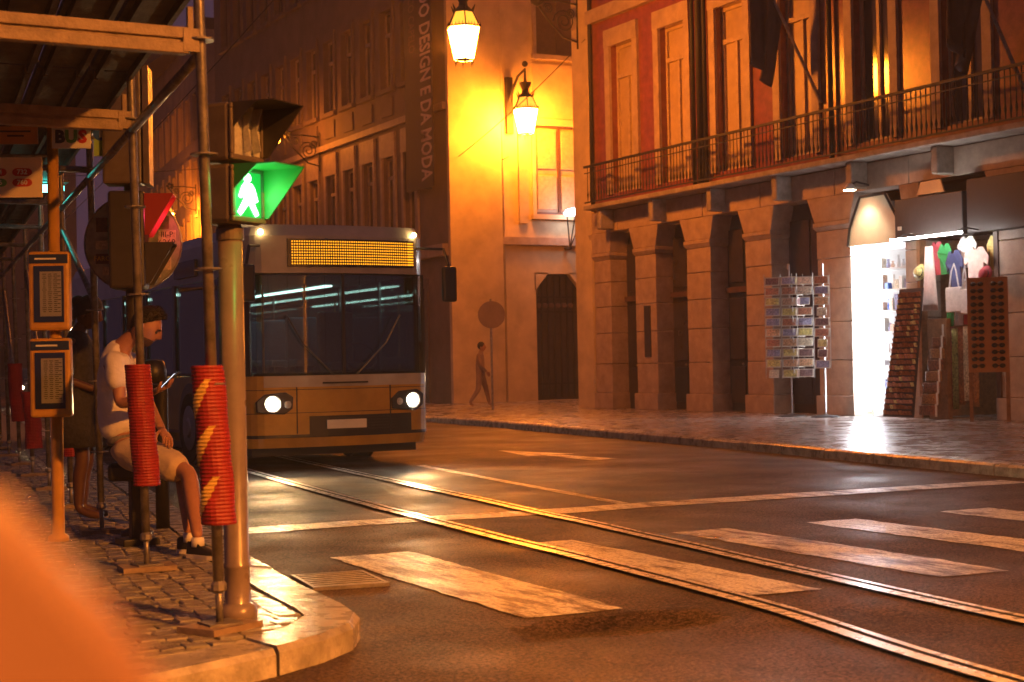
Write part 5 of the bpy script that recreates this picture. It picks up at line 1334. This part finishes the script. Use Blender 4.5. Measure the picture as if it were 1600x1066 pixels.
# side windows, pillars and doors on both sides
ys = [BY+.36, BY+1.62, BY+3.1, BY+4.6, BY+6.0, BY+7.3, BY+8.6, BY+9.6]
for sx in (-1, 1):
    xw = BX+sx*(BW-.03)
    for i in range(len(ys)-1):
        y0, y1 = ys[i]+.06, ys[i+1]-.06
        door = sx == -1 and i in (0, 3)
        MB().box(min(xw, xw-sx*.012), max(xw, xw-sx*.012), y0, y1, 1.17 if not door else .46, 2.41).build('door' if door else 'side_window', 'bus_glass', BUS)
        if door:
            f_ = MB()
            for a, b, c, d in ((y0, y0+.05, .44, 2.42), (y1-.05, y1, .44, 2.42), ((y0+y1)/2-.03, (y0+y1)/2+.03, .44, 2.42), (y0, y1, 1.0, 1.05)): f_.box(BX-BW-.012, BX-BW+.02, a, b, c, d)
            f_.build('door_frame', 'bus_black', BUS)
    for yy in ys: MB().box(min(xw, xw+sx*.028), max(xw, xw+sx*.028), yy-.06, yy+.06, 1.16, 2.42).build('window_pillar', 'bus_black', BUS)
MB().box(BX-1.1, BX+1.1, BY+BL-.05, BY+BL-.02, 1.2, 2.4).build('rear_window', 'bus_glass', BUS)
MB().box(BX-1.1, BX+1.1, BY+.25, BY+BL-.4, .17, .29).build('underbody', 'bus_black', BUS)
# inside: floor, ceiling lamps, seats, steering wheel
MB().box(BX-1.18, BX+1.18, BY+.15, BY+BL-.1, .9, .93).build('floor', 'bus_inside', BUS)
MB().box(BX-1.1, BX+1.1, BY+.2, BY+BL-.2, 2.40, 2.415).build('ceiling', 'bus_inside', BUS)
for sx in (-.7, .7): MB().box(BX+sx-.05, BX+sx+.05, BY+2.2, BY+BL-.6, 2.375, 2.395).build('ceiling_lamp', 'bus_lamp', BUS)
for i in range(6):
    for sx in (-.75, .75):
        if sx < 0 and i in (2, 3): continue
        yy = BY+2.6+i*1.05; s_ = MB(); s_.box(BX+sx-.4, BX+sx+.4, yy, yy+.42, 1.28, 1.38); s_.box(BX+sx-.4, BX+sx+.4, yy+.38, yy+.48, 1.36, 1.98); s_.box(BX+sx-.05, BX+sx+.05, yy+.15, yy+.3, .93, 1.28); s_.build('passenger_seat', 'seat_cloth', BUS, bevel=.03)
s_ = MB(); s_.box(BX+.3, BX+.8, BY+1.15, BY+1.6, 1.2, 1.32); s_.box(BX+.3, BX+.8, BY+1.55, BY+1.68, 1.3, 2.0); s_.build('driver_seat', 'seat_cloth', BUS, bevel=.03)
MB().tube([(BX+.55+.22*math.cos(t), BY+.75+.10*math.sin(t), 1.38+.18*math.sin(t)) for t in [i*math.pi/10 for i in range(21)]], .016, 6).build('steering_wheel', 'bus_black', BUS)
MB().box(BX-1.1, BX+1.1, BY+.1, BY+.5, .95, 1.2).build('dashboard', 'bus_black', BUS, bevel=.03)
for x, y in ((-.3, 2.1), (.3, 2.1), (-.3, 4.4), (.3, 5.6), (-.35, 6.8)): MB().cyl((BX+x, BY+y, .93), (BX+x, BY+y, 2.4), .017, n=8).build('grab_pole', 'yellow_case', BUS)
# display, front details
piece(7, 15, 2.50, 2.84, -.004, .02).build('display_glass', 'bus_black', BUS)
A = outline(-.009); led = MB(); acc = []
fr_ = A[7:16]
def front_pt(t):
    k = t*(len(fr_)-1); i = min(int(k), len(fr_)-2); return fr_[i]+(fr_[i+1]-fr_[i])*(k-i)
for r_ in range(9):
    for c_ in range(58):
        p = front_pt(.03+.94*c_/57); z = 2.535+r_*.034
        led.add([(p.x-.0085, p.y, z-.0085), (p.x+.0085, p.y, z-.0085), (p.x+.0085, p.y, z+.0085), (p.x-.0085, p.y, z+.0085)], [(0, 1, 2, 3)])
led.build('display_lamps', 'led_amber', BUS)['kind'] = 'stuff'
MB().box(BX-BW+.02-.035, BX-BW+.026, BY+2.0, BY+3.0, 2.5, 2.72).build('side_display', 'bus_black', BUS)
for sx in (-1, 1):
    hx = BX+sx*.93
    cl = MB(); pl_ = [(-.24, -.10), (.10, -.13), (.20, -.06), (.21, .08), (.12, .14), (-.14, .12), (-.25, .03)]
    cl.prism([(-x_*sx*-1, z_) for x_, z_ in pl_] if sx < 0 else [(x_, z_) for x_, z_ in pl_], (hx-sx*.05, BY-.02, .82), (sx*1.0 if sx > 0 else -1.0, .10, 0), (0, 0, 1), (0, -.05, 0), 1)
    cu = cl.build('headlight_unit', 'bus_black', BUS, bevel=.012)
    MB().lathe([(.066, .0), (.064, .02), (.05, .035), (.02, .04)], (hx, BY-.06, .82), 18, (sx*.15, -1, 0)).build('headlight', 'headlight', BUS)
    MB().lathe([(.105, 0), (.10, .012), (.075, .004)], (hx, BY-.068, .82), 18, (sx*.15, -1, 0)).build('reflector', 'rim', BUS)
    MB().lathe([(.05, 0), (.045, .015), (.02, .02)], (hx-sx*.19, BY-.072, .81), 14, (0, -1, 0)).build('fog_lamp', 'lens_off', BUS)
    lamp('headlight_beam', 'SPOT', (hx, BY-.16, .82), 150, (1, .56, .20), BUS, .08, (sx*.05-.06, -1, -.09), R(75), .6)
    MB().lathe([(.05, 0), (.045, .02)], (BX+sx*.72, BY+.015, .80), 12, (sx*.1, -1, 0)).build('indicator', 'marker_light' if sx > 5 else 'orange_plate', BUS)
    MB().lathe([(.035, 0), (.03, .02)], (BX+sx*1.02, BY+.02, 2.92), 10, (sx*.3, -1, 0)).build('marker_light', 'marker_light', BUS)
    m_ = MB(); m_.tube([(BX+sx*1.05, BY+.0, 2.75), (BX+sx*1.28, BY-.32, 2.72), (BX+sx*1.33, BY-.36, 2.5)], .02, 6); mm = m_.build('mirror_arm', 'bus_black', BUS)
    MB().box(BX+sx*1.33-.1, BX+sx*1.33+.1, BY-.40, BY-.32, 2.05, 2.5).build('mirror', 'bus_black', mm, bevel=.03)
    MB().tube([(BX+sx*.15, BY-.12, 1.16), (BX+sx*.55, BY-.125, 1.55), (BX+sx*.75, BY-.115, 1.9)], .01, 5).build('wiper', 'bus_black', BUS)
piece(8, 14, .44, .66, -.006, .02).build('bumper_grille', 'bus_black', BUS)
MB().box(BX-.26, BX+.26, BY-.145, BY-.135, .50, .61).build('number_plate', 'sign_white', BUS)
piece(5, 17, 1.02, 1.16, -.004, .02).build('front_band', 'bus_white', BUS)
for zz in (.70, .985): piece(2, 19, zz, zz+.008, -.003, .01).build('panel_seam', 'bus_black', BUS)
for xx in (-.62, .62): MB().box(BX+xx-.004, BX+xx+.004, BY-.075, BY-.05, .45, 1.02).build('panel_seam', 'bus_black', BUS)
for k in range(5): piece(9, 13, .475+k*.036, .49+k*.036, -.02, .02).build('grille_slat', 'housing_dark', BUS)
MB().box(BX-.30, BX+.30, BY-.122, BY-.112, 1.055, 1.075).build('wiper_cover', 'bus_black', BUS)
for sx in (-1, 1):
    for yy in (BY+2.35, BY+7.4):
        xo = BX+sx*BW
        MB().lathe([(.56, -.01), (.56, .006)], (xo, yy, .52), 26, (sx, 0, 0)).build('wheel_arch', 'bus_black', BUS)
        wh = MB().lathe([(.30, .0), (.46, .0), (.48, -.03), (.48, -.28), (.3, -.28)], (xo+sx*.02, yy, .48), 24, (sx, 0, 0)).build('wheel', 'tyre', BUS)
        MB().lathe([(.30, .003), (.27, -.05+.056), (.14, .012), (.10, .03), (.03, .03)], (xo+sx*.02, yy, .48), 20, (sx, 0, 0)).build('rim', 'rim', wh)

# ------------------------------------------------------------------ distant car
CAR = thing('parked_car', 'dark car with glowing headlights far down the street at left', 'car', (11.6, 60, 0))
prof = [(0, .35), (0, .72), (.12, .86), (1.05, .98), (1.75, 1.45), (3.1, 1.47), (3.95, 1.02), (4.3, .95), (4.35, .4)]
CXC, CYC = 11.6, 60.0
m_ = MB(); m_.prism([(a, b) for a, b in prof], (CXC-.85, CYC, 0), (.12, 1, 0), (0, 0, 1), (1.7, -.2, 0), 1); m_.build('body', 'car_paint', CAR, bevel=.08)
m_ = MB(); m_.hexa([(CXC-.68, CYC+.98, .98), (CXC+.8, CYC+.82, .98), (CXC+.85, CYC+.86, 1.0), (CXC-.64, CYC+1.02, 1.0), (CXC-.55, CYC+1.62, 1.42), (CXC+.75, CYC+1.46, 1.42), (CXC+.75, CYC+1.5, 1.43), (CXC-.55, CYC+1.66, 1.43)]); m_.build('windscreen', 'dark_pane', CAR)
for sx in (-.62, .62):
    MB().lathe([(.12, 0), (.10, .03), (.03, .05)], (CXC+sx, CYC+.02-.075-sx*.11, .70), 14, (-.12, -1, 0)).build('headlight', 'car_lamp', CAR)
    for dy in (.8, 3.5):
        wh = MB().lathe([(.2, 0), (.31, 0), (.31, -.2), (.2, -.2)], (CXC+sx*1.36+.12*dy, CYC+dy-.05, .31), 18, (1 if sx > 0 else -1, 0, 0)).build('wheel', 'tyre', CAR)

# ------------------------------------------------------------------ orange plastic barrier close to the camera
OB = thing('plastic_barrier', 'blurred orange plastic barrier close to the camera at bottom left', 'barrier', (.0, .35, .12))
bo_ = Vector((.0, .352, .12)); bx_ = Vector((.96, .28, 0)).normalized(); bn_ = Vector((-bx_.y, bx_.x, 0))
poly = [(-.8, .0), (.15, 0), (.148, .9), (.138, .985), (.122, 1.038), (.10, 1.072), (.072, 1.102), (.04, 1.124), (-.02, 1.146), (-.2, 1.162), (-.8, 1.162)]
MB().prism(poly, bo_+bn_*.0, bx_, Vector((0, 0, 1)), bn_, .045).build('barrier_panel', 'orange_plastic', OB, bevel=.012)
for a in (-.6, .0): MB().obox(bo_+bx_*a+bn_*.022+Vector((0, 0, .03)), bx_, bn_, Vector((0, 0, 1)), .06, .22, .03).build('barrier_foot', 'orange_plastic', OB, bevel=.01)

# ------------------------------------------------------------------ thin haze added for lamp glow and lifted shadows
hz = MB().box(-40, 70, -40, 130, -1.0, 24).build('haze', 'iron'); hz['kind'] = 'stuff'; hz['label'] = 'thin haze added over the street for the glow round the lamps'
hm_ = bpy.data.materials.new('glow_haze'); hm_.use_nodes = True; N = hm_.node_tree.nodes; N.clear()
vo = N.new('ShaderNodeVolumePrincipled'); vo.inputs['Color'].default_value = (.95, .93, .95, 1); vo.inputs['Density'].default_value = HAZE; vo.inputs['Anisotropy'].default_value = .3
oo = N.new('ShaderNodeOutputMaterial'); hm_.node_tree.links.new(vo.outputs[0], oo.inputs['Volume']); hz.data.materials.clear(); hz.data.materials.append(hm_)
